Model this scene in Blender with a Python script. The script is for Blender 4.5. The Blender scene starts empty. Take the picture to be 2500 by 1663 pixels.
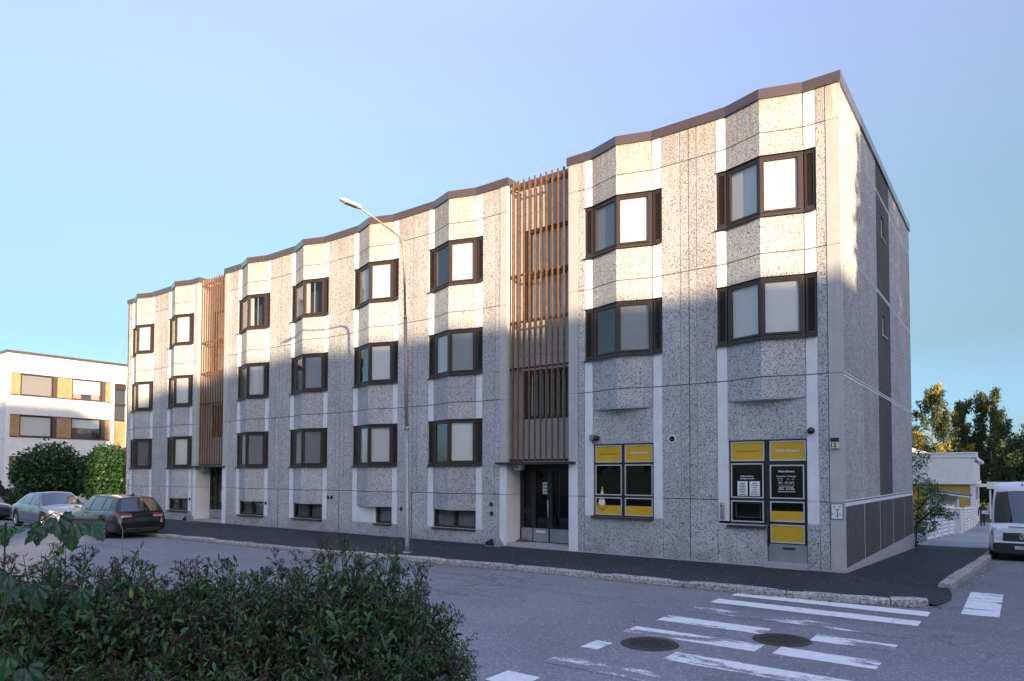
import bpy, bmesh, math, random
import numpy as np
from mathutils import Vector, Matrix
R = math.radians
scene = bpy.context.scene
COL = scene.collection

# ---------------------------------------------------------------- camera
cam_d = bpy.data.cameras.new('camera')
cam = bpy.data.objects.new('camera', cam_d)
COL.objects.link(cam)
CP = Vector((3.0638, -15.9677, 2.0738))
cam.matrix_world = Matrix(((0.80168, 0.01748, 0.59749, CP.x),
                           (0.59775, -0.02700, -0.80123, CP.y),
                           (0.00213, 0.99948, -0.03210, CP.z),
                           (0, 0, 0, 1)))
cam_d.sensor_width = 36.0
cam_d.lens = 1671.24 / 2500 * 36.0
cam_d.shift_y = (1105.96 - 831.5) / 2500
cam_d.clip_start = 0.05
cam_d.clip_end = 3000
scene.camera = cam

# ---------------------------------------------------------------- sky, sun, exposure
SUN = Vector((0.8766, -0.4621, 0.1343)).normalized()      # towards the sun
SUN_EL = math.asin(SUN.z)
SUN_ROT = math.atan2(SUN.x, SUN.y)
world = bpy.data.worlds.new('World')
scene.world = world
world.use_nodes = True
wn = world.node_tree
wn.nodes.clear()
sky = wn.nodes.new('ShaderNodeTexSky')
sky.sky_type = 'NISHITA'
sky.sun_disc = False
sky.sun_elevation = SUN_EL
sky.sun_rotation = SUN_ROT
sky.altitude = 20
sky.air_density = 1.0
sky.dust_density = 1.4
sky.ozone_density = 2.2
# the photograph's sky is an even pale blue down to the horizon: tone the model sky by elevation only
wtc = wn.nodes.new('ShaderNodeTexCoord')
wsep = wn.nodes.new('ShaderNodeSeparateXYZ')
wn.links.new(wtc.outputs['Generated'], wsep.inputs[0])
wr_ = wn.nodes.new('ShaderNodeValToRGB')
TONE = [(0.0, (.105, .150, .245)), (.052, (.105, .150, .245)), (.174, (.134, .138, .136)), (.342, (.236, .204, .180)), (.545, (.425, .292, .292)), (.866, (.81, .585, .585)), (1.0, (.94, .71, .73))]
while len(wr_.color_ramp.elements) < len(TONE): wr_.color_ramp.elements.new(.5)
for e_, (p_, c_) in zip(wr_.color_ramp.elements, TONE): e_.position = p_; e_.color = (*c_, 1)
wn.links.new(wsep.outputs[2], wr_.inputs[0])
tint = wn.nodes.new('ShaderNodeMix')
tint.data_type = 'RGBA'
tint.blend_type = 'MULTIPLY'
tint.inputs[0].default_value = 1.0
bg = wn.nodes.new('ShaderNodeBackground')
bg.inputs[1].default_value = 0.15
dbl = wn.nodes.new('ShaderNodeVectorMath'); dbl.operation = 'SCALE'; dbl.inputs['Scale'].default_value = 2.0
wo = wn.nodes.new('ShaderNodeOutputWorld')
wn.links.new(sky.outputs[0], tint.inputs[6])
wn.links.new(wr_.outputs[0], tint.inputs[7])
wn.links.new(tint.outputs[2], dbl.inputs[0])
wn.links.new(dbl.outputs[0], bg.inputs[0])
wn.links.new(bg.outputs[0], wo.inputs[0])

sun_d = bpy.data.lights.new('sun', 'SUN')
sun_d.energy = 2.0
sun_d.angle = R(0.53)
sun_d.color = (1.0, 0.745, 0.465)
sun = bpy.data.objects.new('sun', sun_d)
COL.objects.link(sun)
sun.rotation_euler = (-SUN).to_track_quat('-Z', 'Y').to_euler()

scene.view_settings.view_transform = 'Standard'
scene.view_settings.look = 'None'
scene.view_settings.exposure = 2.6
scene.view_settings.gamma = 1.0
scene.render.engine = 'CYCLES'
scene.cycles.use_denoising = True
scene.cycles.max_bounces = 6
scene.cycles.transparent_max_bounces = 12

# ---------------------------------------------------------------- helpers
def link(o, parent=None):
    COL.objects.link(o)
    if parent is not None:
        o.parent = parent
    return o

def tag(o, label=None, cat=None, group=None, kind=None):
    if label: o['label'] = label
    if cat: o['category'] = cat
    if group: o['group'] = group
    if kind: o['kind'] = kind
    return o

def empty(name, loc=(0, 0, 0), rz=0.0):
    o = bpy.data.objects.new(name, None)
    o.empty_display_size = 0.2
    o.location = loc
    o.rotation_euler = (0, 0, rz)
    return link(o)

class MB:
    """collects faces; build() links them as one mesh object"""
    def __init__(s):
        s.v = []; s.f = []; s.m = []; s.sm = []
    def vert(s, *p):
        s.v.append(tuple(p)); return len(s.v) - 1
    def face(s, pts, m=0, smooth=False):
        i = len(s.v)
        s.v.extend(tuple(p) for p in pts)
        s.f.append(tuple(range(i, i + len(pts)))); s.m.append(m); s.sm.append(smooth)
    def hexa(s, b, t, m=0):
        """b, t: 4 bottom and 4 top points, counter-clockwise seen from above"""
        i = len(s.v)
        s.v.extend(tuple(p) for p in b); s.v.extend(tuple(p) for p in t)
        for q in ((3, 2, 1, 0), (4, 5, 6, 7), (0, 1, 5, 4), (1, 2, 6, 5), (2, 3, 7, 6), (3, 0, 4, 7)):
            s.f.append(tuple(i + k for k in q)); s.m.append(m); s.sm.append(False)
    def box(s, x0, x1, y0, y1, z0, z1, m=0):
        x0, x1 = min(x0, x1), max(x0, x1); y0, y1 = min(y0, y1), max(y0, y1); z0, z1 = min(z0, z1), max(z0, z1)
        s.hexa([(x0, y0, z0), (x1, y0, z0), (x1, y1, z0), (x0, y1, z0)],
               [(x0, y0, z1), (x1, y0, z1), (x1, y1, z1), (x0, y1, z1)], m)
    def seg(s, p0, p1, t0, t1, d0, d1, z0, z1, m=0):
        """box on the plan segment p0->p1 (outside is on the right hand going p0->p1); t metres along, d depth inwards"""
        dx, dy = p1[0] - p0[0], p1[1] - p0[1]
        L = math.hypot(dx, dy); ux, uy = dx / L, dy / L
        nx, ny = -uy, ux                                   # inward normal (left of the direction)
        q = lambda t, d: (p0[0] + ux * t + nx * d, p0[1] + uy * t + ny * d)
        c = [q(t0, d0), q(t1, d0), q(t1, d1), q(t0, d1)]
        s.hexa([(a, b, z0) for a, b in c], [(a, b, z1) for a, b in c], m)
    def prism(s, poly, z0, z1, m=0):
        n = len(poly)
        s.face([(p[0], p[1], z1) for p in poly], m)
        s.face([(p[0], p[1], z0) for p in reversed(poly)], m)
        for i in range(n):
            a, b = poly[i], poly[(i + 1) % n]
            s.face([(a[0], a[1], z0), (b[0], b[1], z0), (b[0], b[1], z1), (a[0], a[1], z1)], m)
    def tube(s, pts, rad, n=8, m=0, cap=True, smooth=True):
        pts = [Vector(p) for p in pts]
        if not hasattr(rad, '__len__'): rad = [rad] * len(pts)
        base = len(s.v); up = Vector((0, 0, 1))
        prev = None
        for i, p in enumerate(pts):
            d = (pts[min(i + 1, len(pts) - 1)] - pts[max(i - 1, 0)]).normalized()
            if prev is None:
                a = d.cross(up)
                if a.length < 1e-3: a = d.cross(Vector((1, 0, 0)))
                a.normalize()
            else:
                a = (prev - d * prev.dot(d)).normalized()
            prev = a
            b = d.cross(a)
            for k in range(n):
                t = 2 * math.pi * k / n
                q = p + (a * math.cos(t) + b * math.sin(t)) * rad[i]
                s.v.append(tuple(q))
        for i in range(len(pts) - 1):
            for k in range(n):
                k2 = (k + 1) % n
                s.f.append((base + i * n + k, base + i * n + k2, base + (i + 1) * n + k2, base + (i + 1) * n + k)); s.m.append(m); s.sm.append(smooth)
        if cap:
            s.f.append(tuple(base + k for k in reversed(range(n)))); s.m.append(m); s.sm.append(False)
            e = base + (len(pts) - 1) * n
            s.f.append(tuple(e + k for k in range(n))); s.m.append(m); s.sm.append(False)
    def lathe(s, prof, n=24, axis='z', c=(0, 0, 0), m=0, smooth=True):
        """prof: list of (radius, height) turned about the axis through c"""
        base = len(s.v)
        for r, h in prof:
            for k in range(n):
                t = 2 * math.pi * k / n
                a, b = r * math.cos(t), r * math.sin(t)
                p = {'z': (a, b, h), 'y': (a, h, b), 'x': (h, a, b)}[axis]
                s.v.append((p[0] + c[0], p[1] + c[1], p[2] + c[2]))
        for i in range(len(prof) - 1):
            for k in range(n):
                k2 = (k + 1) % n
                s.f.append((base + i * n + k, base + i * n + k2, base + (i + 1) * n + k2, base + (i + 1) * n + k)); s.m.append(m); s.sm.append(smooth)
    def grid(s, P, m=0, smooth=True):
        """P: rows of points -> quads"""
        base = len(s.v); nc = len(P[0])
        for row in P: s.v.extend(tuple(p) for p in row)
        for i in range(len(P) - 1):
            for j in range(nc - 1):
                s.f.append((base + i * nc + j, base + i * nc + j + 1, base + (i + 1) * nc + j + 1, base + (i + 1) * nc + j)); s.m.append(m); s.sm.append(smooth)
    def mesh(s, name, mats):
        me = bpy.data.meshes.new(name)
        me.from_pydata(s.v, [], s.f)
        for mt in mats: me.materials.append(mt)
        me.polygons.foreach_set('material_index', s.m)
        me.polygons.foreach_set('use_smooth', s.sm)
        me.update()
        return me
    def build(s, name, mats, parent=None, fix=False, merge=False):
        if not isinstance(mats, (list, tuple)): mats = [mats]
        me = s.mesh(name, mats)
        if fix or merge:
            bm = bmesh.new(); bm.from_mesh(me)
            if merge: bmesh.ops.remove_doubles(bm, verts=bm.verts, dist=1e-4)
            bmesh.ops.recalc_face_normals(bm, faces=bm.faces)
            bm.to_mesh(me); bm.free()
        return link(bpy.data.objects.new(name, me), parent)

def copy_tree(o, parent=None):
    c = o.copy(); COL.objects.link(c)
    c.parent = parent
    for ch in list(o.children):
        copy_tree(ch, c)
    return c

# ---------------------------------------------------------------- materials
def new_mat(name):
    m = bpy.data.materials.new(name); m.use_nodes = True
    nt = m.node_tree
    return m, nt, nt.nodes['Principled BSDF']

def nd(nt, t, **kw):
    n = nt.nodes.new(t)
    for k, v in kw.items():
        if k.startswith('i_'):
            key = k[2:]
            key = int(key) if key.isdigit() else key.replace('_', ' ')
            n.inputs[key].default_value = v
        else: setattr(n, k, v)
    return n

def ramp(nt, fac, stops, interp='LINEAR'):
    r = nt.nodes.new('ShaderNodeValToRGB')
    r.color_ramp.interpolation = interp
    el = r.color_ramp.elements
    while len(el) < len(stops): el.new(0.5)
    for e, (p, c) in zip(el, stops):
        e.position = p
        e.color = (c[0], c[1], c[2], 1) if hasattr(c, '__len__') else (c, c, c, 1)
    nt.links.new(fac, r.inputs[0])
    return r.outputs[0]

def mix(nt, fac, a, b, mode='MIX'):
    m = nt.nodes.new('ShaderNodeMix'); m.data_type = 'RGBA'; m.blend_type = mode
    for sock, v in ((m.inputs[0], fac), (m.inputs[6], a), (m.inputs[7], b)):
        if hasattr(v, 'links') or hasattr(v, 'node'): nt.links.new(v, sock)
        elif hasattr(v, '__len__'): sock.default_value = (v[0], v[1], v[2], 1)
        else: sock.default_value = v
    return m.outputs[2]

def math_n(nt, op, a, b=None, clamp=False):
    m = nt.nodes.new('ShaderNodeMath'); m.operation = op; m.use_clamp = clamp
    for i, v in enumerate((a, b)):
        if v is None: continue
        if hasattr(v, 'node'): nt.links.new(v, m.inputs[i])
        else: m.inputs[i].default_value = v
    return m.outputs[0]

def pos(nt, scale=(1, 1, 1), obj=False):
    if obj: src = nt.nodes.new('ShaderNodeTexCoord').outputs['Object']
    else: src = nt.nodes.new('ShaderNodeNewGeometry').outputs['Position']
    mp = nt.nodes.new('ShaderNodeMapping'); mp.inputs['Scale'].default_value = scale
    nt.links.new(src, mp.inputs['Vector'])
    return mp.outputs[0]

def noise(nt, vec, scale, detail=4, rough=0.55):
    n = nd(nt, 'ShaderNodeTexNoise'); n.inputs['Scale'].default_value = scale
    n.inputs['Detail'].default_value = detail; n.inputs['Roughness'].default_value = rough
    nt.links.new(vec, n.inputs['Vector'])
    return n.outputs[0]

def bump(nt, bs, h, strength=0.3, dist=0.01):
    b = nt.nodes.new('ShaderNodeBump'); b.inputs['Strength'].default_value = strength; b.inputs['Distance'].default_value = dist
    nt.links.new(h, b.inputs['Height']); nt.links.new(b.outputs[0], bs.inputs['Normal'])

def simple(name, col, rough=0.6, metal=0.0, var=0.12, vscale=3.0, coat=0.0, bmp=0.0, bscale=60, spec=0.5, obj=False):
    m, nt, bs = new_mat(name)
    v = pos(nt, obj=obj)
    n = noise(nt, v, vscale, 5)
    lo = [c * (1 - var) for c in col]; hi = [min(1, c * (1 + var)) for c in col]
    nt.links.new(ramp(nt, n, [(0.3, lo), (0.7, hi)]), bs.inputs['Base Color'])
    bs.inputs['Roughness'].default_value = rough; bs.inputs['Metallic'].default_value = metal
    bs.inputs['Coat Weight'].default_value = coat
    bs.inputs['Specular IOR Level'].default_value = spec
    if bmp: bump(nt, bs, noise(nt, v, bscale, 3), bmp, 0.01)
    return m

def aggregate(name, light, mid, dark, dark_share=0.17, scale=60.0, stain=True, rough=0.9, fine=0.25):
    """washed pebble concrete: pale matrix with dark chips"""
    m, nt, bs = new_mat(name)
    v = pos(nt)
    wob = nd(nt, 'ShaderNodeTexNoise'); wob.inputs['Scale'].default_value = 55; nt.links.new(v, wob.inputs['Vector'])
    off = nd(nt, 'ShaderNodeVectorMath', operation='SCALE'); off.inputs['Scale'].default_value = 0.018
    nt.links.new(wob.outputs['Color'], off.inputs[0])
    add = nd(nt, 'ShaderNodeVectorMath', operation='ADD'); nt.links.new(v, add.inputs[0]); nt.links.new(off.outputs[0], add.inputs[1])
    vo = nd(nt, 'ShaderNodeTexVoronoi'); vo.inputs['Scale'].default_value = scale; nt.links.new(add.outputs[0], vo.inputs['Vector'])
    sep = nd(nt, 'ShaderNodeSeparateColor'); nt.links.new(vo.outputs['Color'], sep.inputs[0])
    c = ramp(nt, sep.outputs[0], [(0.0, dark), (dark_share * 0.7, dark), (dark_share, mid), (dark_share + 0.18, mid), (dark_share + 0.26, light), (1.0, light)])
    v2 = nd(nt, 'ShaderNodeTexVoronoi'); v2.inputs['Scale'].default_value = scale * 2.7; nt.links.new(v, v2.inputs['Vector'])
    s2 = nd(nt, 'ShaderNodeSeparateColor'); nt.links.new(v2.outputs['Color'], s2.inputs[0])
    c = mix(nt, fine, c, ramp(nt, s2.outputs[1], [(0, 0.25), (0.5, 0.8), (1, 1.25)]), 'MULTIPLY')
    big = noise(nt, v, 0.9, 5)
    c = mix(nt, 1.0, c, ramp(nt, big, [(0.3, 0.84), (0.7, 1.06)]), 'MULTIPLY')
    oi = nt.nodes.new('ShaderNodeObjectInfo')
    c = mix(nt, 1.0, c, ramp(nt, oi.outputs['Random'], [(0, (.90, .90, .91)), (.5, (.98, .98, .98)), (1, (1.05, 1.045, 1.03))]), 'MULTIPLY')
    rs = noise(nt, pos(nt, (7, 7, .28)), 1.9, 5, .62)
    c = mix(nt, math_n(nt, 'MULTIPLY', ramp(nt, rs, [(.52, 0), (.70, 1)]), .30), c, (.27, .25, .22))
    if stain:
        st = noise(nt, pos(nt, (5, 5, 0.35)), 1.6, 4, 0.6)
        zz = nd(nt, 'ShaderNodeSeparateXYZ'); nt.links.new(v, zz.inputs[0])
        up = nd(nt, 'ShaderNodeMapRange'); up.inputs[1].default_value = 9.3; up.inputs[2].default_value = 10.6; nt.links.new(zz.outputs[2], up.inputs[0])
        k = math_n(nt, 'MULTIPLY', ramp(nt, st, [(0.42, 0), (0.66, 1)]), up.outputs[0])
        c = mix(nt, math_n(nt, 'MULTIPLY', k, 0.6), c, (0.40, 0.27, 0.15))
        low = nd(nt, 'ShaderNodeMapRange'); low.inputs[1].default_value = 0.5; low.inputs[2].default_value = 0.0; nt.links.new(zz.outputs[2], low.inputs[0])
        k2 = math_n(nt, 'MULTIPLY', math_n(nt, 'MULTIPLY', ramp(nt, noise(nt, v, 3.0, 5), [(0.35, 0), (0.65, 1)]), low.outputs[0]), 0.5)
        c = mix(nt, k2, c, (0.16, 0.15, 0.13))
    nt.links.new(c, bs.inputs['Base Color'])
    bs.inputs['Roughness'].default_value = rough
    bs.inputs['Specular IOR Level'].default_value = 0.25
    bump(nt, bs, vo.outputs['Distance'], 0.5, 0.012)
    return m

def concrete(name, col, streak=0.3, stain_col=(0.5, 0.36, 0.24), top_stain=0.55):
    m, nt, bs = new_mat(name)
    v = pos(nt)
    c = ramp(nt, noise(nt, v, 2.2, 7, 0.62), [(0.25, [x * 0.86 for x in col]), (0.75, [min(1, x * 1.07) for x in col])])
    st = noise(nt, pos(nt, (6, 6, 0.4)), 1.7, 5, 0.6)
    c = mix(nt, math_n(nt, 'MULTIPLY', ramp(nt, st, [(0.5, 0), (0.72, 1)]), streak), c, [x * 0.62 for x in col])
    zz = nd(nt, 'ShaderNodeSeparateXYZ'); nt.links.new(v, zz.inputs[0])
    up = nd(nt, 'ShaderNodeMapRange'); up.inputs[1].default_value = 9.5; up.inputs[2].default_value = 10.6; nt.links.new(zz.outputs[2], up.inputs[0])
    st2 = noise(nt, pos(nt, (7, 7, 0.5)), 1.3, 5, 0.6)
    k = math_n(nt, 'MULTIPLY', math_n(nt, 'MULTIPLY', ramp(nt, st2, [(0.47, 0), (0.7, 1)]), up.outputs[0]), top_stain)
    c = mix(nt, k, c, stain_col)
    nt.links.new(c, bs.inputs['Base Color'])
    bs.inputs['Roughness'].default_value = 0.85
    bs.inputs['Specular IOR Level'].default_value = 0.25
    bump(nt, bs, noise(nt, v, 45, 4), 0.12, 0.01)
    return m

def glass(name, tintc=(0.94, 0.94, 0.94), ior=1.75, rough=0.004, ripple=0.0):
    m = bpy.data.materials.new(name); m.use_nodes = True
    nt = m.node_tree; nt.nodes.clear()
    out = nd(nt, 'ShaderNodeOutputMaterial'); mx = nd(nt, 'ShaderNodeMixShader')
    fr = nd(nt, 'ShaderNodeFresnel'); fr.inputs['IOR'].default_value = ior
    tr = nd(nt, 'ShaderNodeBsdfTransparent'); tr.inputs[0].default_value = (*tintc, 1)
    gl = nd(nt, 'ShaderNodeBsdfGlossy'); gl.inputs['Roughness'].default_value = rough
    gl.inputs[0].default_value = (0.95, 0.97, 1.0, 1)
    if ripple:
        b = nt.nodes.new('ShaderNodeBump'); b.inputs['Strength'].default_value = ripple; b.inputs['Distance'].default_value = 0.02
        nt.links.new(noise(nt, pos(nt), 2.3, 2), b.inputs['Height'])
        nt.links.new(b.outputs[0], gl.inputs['Normal'])
    gb = nt.nodes.new('ShaderNodeNewGeometry')
    front = math_n(nt, 'SUBTRACT', 1.0, gb.outputs['Backfacing'])
    nt.links.new(math_n(nt, 'MULTIPLY', fr.outputs[0], front), mx.inputs[0]); nt.links.new(tr.outputs[0], mx.inputs[1]); nt.links.new(gl.outputs[0], mx.inputs[2])
    nt.links.new(mx.outputs[0], out.inputs[0])
    return m

def asphalt_colour(nt, v, lo, hi, fleck):
    a = noise(nt, v, 130, 3, 0.7)
    c = ramp(nt, a, [(0.32, lo), (0.68, hi)])
    vo = nd(nt, 'ShaderNodeTexVoronoi'); vo.inputs['Scale'].default_value = 55; nt.links.new(v, vo.inputs['Vector'])
    sp = nd(nt, 'ShaderNodeSeparateColor'); nt.links.new(vo.outputs['Color'], sp.inputs[0])
    c = mix(nt, ramp(nt, sp.outputs[0], [(0.86, 0), (0.92, 0.75)]), c, fleck)
    big = noise(nt, v, 0.35, 6, 0.6)
    c = mix(nt, 1.0, c, ramp(nt, big, [(0.3, 0.85), (0.72, 1.12)]), 'MULTIPLY')
    # seams and tar
    st = noise(nt, pos(nt, (0.06, 1.3, 1)), 1.0, 4, 0.5)
    c = mix(nt, ramp(nt, st, [(0.62, 0), (0.72, 0.35)]), c, [x * 0.7 for x in lo])
    dv = nd(nt, 'ShaderNodeTexNoise'); dv.inputs['Scale'].default_value = 1.6; dv.inputs['Detail'].default_value = 5; nt.links.new(v, dv.inputs['Vector'])
    sc_ = nd(nt, 'ShaderNodeVectorMath', operation='SCALE'); sc_.inputs['Scale'].default_value = .9; nt.links.new(dv.outputs['Color'], sc_.inputs[0])
    ad = nd(nt, 'ShaderNodeVectorMath', operation='ADD'); nt.links.new(v, ad.inputs[0]); nt.links.new(sc_.outputs[0], ad.inputs[1])
    cr = nd(nt, 'ShaderNodeTexVoronoi', feature='DISTANCE_TO_EDGE'); cr.inputs['Scale'].default_value = .30; nt.links.new(ad.outputs[0], cr.inputs['Vector'])
    cm = math_n(nt, 'MULTIPLY', ramp(nt, cr.outputs['Distance'], [(.0, 1), (.006, 0)]), ramp(nt, noise(nt, v, .5, 3), [(.45, 0), (.6, .8)]))
    c = mix(nt, cm, c, [x * .45 for x in lo])
    pt = nd(nt, 'ShaderNodeTexVoronoi'); pt.inputs['Scale'].default_value = .22; nt.links.new(pos(nt, (.6, 1.3, 1)), pt.inputs['Vector'])
    ps = nd(nt, 'ShaderNodeSeparateColor'); nt.links.new(pt.outputs['Color'], ps.inputs[0])
    c = mix(nt, 1.0, c, ramp(nt, ps.outputs[1], [(0, .88), (.5, 1.0), (1, 1.1)]), 'MULTIPLY')
    return c, a

ROAD_C = ((0.155, 0.158, 0.174), (0.215, 0.218, 0.235), (0.38, 0.38, 0.40))
def asphalt(name, lo, hi, fleck, rough=0.85):
    m, nt, bs = new_mat(name)
    v = pos(nt)
    c, a = asphalt_colour(nt, v, lo, hi, fleck)
    nt.links.new(c, bs.inputs['Base Color'])
    bs.inputs['Roughness'].default_value = rough
    bs.inputs['Specular IOR Level'].default_value = 0.3
    bump(nt, bs, a, 0.35, 0.006)
    return m

def paint(name, wear):
    """road paint worn through to the asphalt below"""
    m, nt, bs = new_mat(name)
    v = pos(nt)
    asp, a = asphalt_colour(nt, v, *ROAD_C)
    w1 = noise(nt, pos(nt, (1.0, 2.6, 1)), 1.6, 3, 0.5)
    w2 = noise(nt, pos(nt, (1.0, 2.0, 1)), 22, 5, 0.75)
    s = math_n(nt, 'ADD', math_n(nt, 'MULTIPLY', w1, 0.62), math_n(nt, 'MULTIPLY', w2, 0.38))
    keep = ramp(nt, s, [(wear, 0), (wear + 0.035, 1)])
    pc = ramp(nt, noise(nt, v, 9, 5), [(0.3, (0.66, 0.66, 0.66)), (0.7, (0.80, 0.80, 0.79))])
    nt.links.new(mix(nt, keep, asp, pc), bs.inputs['Base Color'])
    bs.inputs['Roughness'].default_value = 0.75
    bump(nt, bs, a, 0.25, 0.005)
    return m

def leaf_mat(name, cols, rough=0.55, trans=0.25, patch=None):
    """cols: list of colours drawn per leaf"""
    m, nt, bs = new_mat(name)
    g = nt.nodes.new('ShaderNodeNewGeometry')
    n = len(cols)
    c = ramp(nt, g.outputs['Random Per Island'], [(i / n, cc) for i, cc in enumerate(cols)], 'CONSTANT')
    if patch: c = mix(nt, 1.0, c, ramp(nt, noise(nt, pos(nt), 3.2, 3), patch), 'MULTIPLY')
    nt.links.new(c, bs.inputs['Base Color'])
    bs.inputs['Roughness'].default_value = rough
    bs.inputs['Specular IOR Level'].default_value = 0.35
    out = nt.nodes['Material Output']
    tl = nd(nt, 'ShaderNodeBsdfTranslucent'); nt.links.new(mix(nt, 1.0, c, (1.3, 1.35, 0.6), 'MULTIPLY'), tl.inputs[0])
    mx = nd(nt, 'ShaderNodeMixShader'); mx.inputs[0].default_value = trans
    nt.links.new(bs.outputs[0], mx.inputs[1]); nt.links.new(tl.outputs[0], mx.inputs[2]); nt.links.new(mx.outputs[0], out.inputs[0])
    return m

M = {}
M['agg'] = aggregate('washed_aggregate', (0.63, 0.635, 0.645), (0.45, 0.452, 0.455), (0.125, 0.125, 0.13))
M['agg_side'] = aggregate('pebble_aggregate', (0.60, 0.605, 0.615), (0.42, 0.42, 0.425), (0.20, 0.20, 0.205), 0.22, 42, stain=False)
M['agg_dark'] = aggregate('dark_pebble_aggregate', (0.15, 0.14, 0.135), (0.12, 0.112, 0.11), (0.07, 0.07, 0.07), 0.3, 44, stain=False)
M['white'] = concrete('smooth_white_concrete', (0.80, 0.82, 0.85), 0.12)
M['pillar'] = concrete('bare_concrete', (0.52, 0.515, 0.505), 0.35, (0.42, 0.27, 0.15))
M['backwall'] = concrete('grey_concrete', (0.42, 0.41, 0.39), 0.3)
M['mortar'] = simple('mortar', (0.74, 0.74, 0.74), 0.9)
M['seal'] = simple('joint_sealant', (0.10, 0.095, 0.09), 0.8)
M['plinth'] = concrete('plinth_concrete', (0.46, 0.45, 0.43), 0.4)
M['coping'] = simple('brown_sheet_metal', (0.080, 0.052, 0.042), 0.30, 0.0, 0.08, 1.2, spec=0.8, coat=0.8)
M['frame'] = simple('brown_window_paint', (0.046, 0.031, 0.027), 0.42, 0.0, 0.1, 4)
M['sash'] = simple('dark_sash', (0.045, 0.034, 0.030), 0.45)
M['black'] = simple('black_steel', (0.018, 0.018, 0.020), 0.45)
M['glass'] = glass('window_glass', ior=1.85, ripple=0.12)
M['darkglass'] = glass('shop_glass', (0.55, 0.58, 0.6), 1.5, ripple=0.05)
M['inside'] = simple('room_darkness', (0.05, 0.05, 0.05), 0.9)  # dark colour stands in for the gloom of unlit rooms behind glass
M['slat'] = simple('oiled_wood_slat', (0.165, 0.085, 0.045), 0.5, 0.0, 0.35, 9)
M['alu'] = simple('bare_aluminium_trim', (0.62, 0.62, 0.62), 0.35, 0.3)
M['steel'] = simple('galvanised_steel', (0.36, 0.37, 0.38), 0.45, 0.5)
M['kick'] = simple('grey_kick_plate', (0.30, 0.31, 0.33), 0.4, 0.3)
M['yellow'] = simple('yellow_vinyl', (0.66, 0.40, 0.015), 0.5, 0, 0.05)
M['orange'] = simple('orange_vinyl', (0.62, 0.22, 0.02), 0.5, 0, 0.05)
M['whitevinyl'] = simple('white_vinyl', (0.82, 0.82, 0.82), 0.5, 0, 0.03)
M['ink'] = simple('black_print', (0.02, 0.02, 0.02), 0.5, 0, 0.05)
M['blueprint'] = simple('blue_print', (0.04, 0.06, 0.22), 0.5, 0, 0.05)
M['paper'] = simple('white_paper', (0.80, 0.80, 0.80), 0.8, 0, 0.03)
M['signcream'] = simple('cream_sign_face', (0.62, 0.60, 0.46), 0.5, 0, 0.08)
M['roofing'] = simple('roof_felt', (0.05, 0.05, 0.05), 0.9)

def blind_mat(name, col, stripe=0.16):
    m, nt, bs = new_mat(name)
    v = pos(nt)
    w = nd(nt, 'ShaderNodeTexWave', wave_type='BANDS', bands_direction='Z'); w.inputs['Scale'].default_value = 11.0
    w.inputs['Distortion'].default_value = 0.0
    nt.links.new(v, w.inputs['Vector'])
    c = mix(nt, 1.0, col, ramp(nt, w.outputs[1], [(0.0, 1 - stripe), (0.55, 1.0)]), 'MULTIPLY')
    nt.links.new(c, bs.inputs['Base Color']); bs.inputs['Roughness'].default_value = 0.6
    bump(nt, bs, w.outputs[1], 0.2, 0.01)
    return m
M['blind'] = blind_mat('white_slat_blind', (0.80, 0.80, 0.78))
M['blind_open'] = blind_mat('half_open_slat_blind', (0.34, 0.35, 0.37), 0.55)
def curtain_mat(name, col):
    m, nt, bs = new_mat(name)
    v = pos(nt, (7, 7, 0.1))
    c = mix(nt, 1.0, col, ramp(nt, noise(nt, v, 2.2, 3), [(0.3, 0.6), (0.7, 1.1)]), 'MULTIPLY')
    nt.links.new(c, bs.inputs['Base Color']); bs.inputs['Roughness'].default_value = 0.9
    return m
M['curtain'] = curtain_mat('white_net_curtain', (0.66, 0.66, 0.64))
M['greycurtain'] = curtain_mat('grey_curtain', (0.22, 0.23, 0.25))
M['road'] = asphalt('worn_asphalt', *ROAD_C)
M['pave'] = asphalt('new_asphalt', (0.020, 0.020, 0.023), (0.042, 0.042, 0.047), (0.13, 0.13, 0.13))
M['path'] = asphalt('pale_path_asphalt', (0.22, 0.22, 0.225), (0.30, 0.30, 0.305), (0.42, 0.42, 0.42))
M['granite'] = aggregate('kerb_granite', (0.52, 0.50, 0.47), (0.40, 0.38, 0.36), (0.22, 0.21, 0.20), 0.3, 40, stain=False)
M['earth'] = simple('dark_soil_and_grass', (0.045, 0.055, 0.025), 0.95, 0, 0.35, 1.3, bmp=0.6, bscale=20)
M['iron'] = simple('cast_iron', (0.055, 0.050, 0.048), 0.5, 0.5, 0.2, 30, bmp=0.5, bscale=40)
# ================================================================ apartment building
rnd = random.Random(7)
ZA, ZB, ZC, ZD, ZT = 9.87, 7.10, 4.30, 1.50, 10.66       # panel joints and underside of the coping
ROWS = [(ZB, ZA, 7.97, 9.34), (ZC, ZB, 5.17, 6.55), (ZD, ZC, 2.375, 3.775)]
BD = 0.29                                                  # how far a bay stands out
BUILD = empty('apartment_building', (-16.5, 5.7, 0))
tag(BUILD, 'four-storey pebble concrete apartment block with zigzag bay windows and brown roof edge', 'building')
BUILD.location = (0, 0, 0)

def panel(p0, p1, t0, t1, z0, z1, mat, name, e0=0.010, e1=0.010, b=0.012, t=0.012, depth=0.10, proud=0.0, parent=None):
    mb = MB()
    mb.seg(p0, p1, t0 + e0, t1 - e1, -proud, 0.03, z0 + b, z1 - t, 0)
    mb.seg(p0, p1, t0, t1, 0.022, depth, z0, z1, 1)
    return mb.build(name, [M[mat], M['mortar']], parent or BUILD)

def flat(x0, x1, z0, z1, mat, name, **k):
    return panel((x0, 0), (x1, 0), 0, x1 - x0, z0, z1, mat, name, **k)

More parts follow.
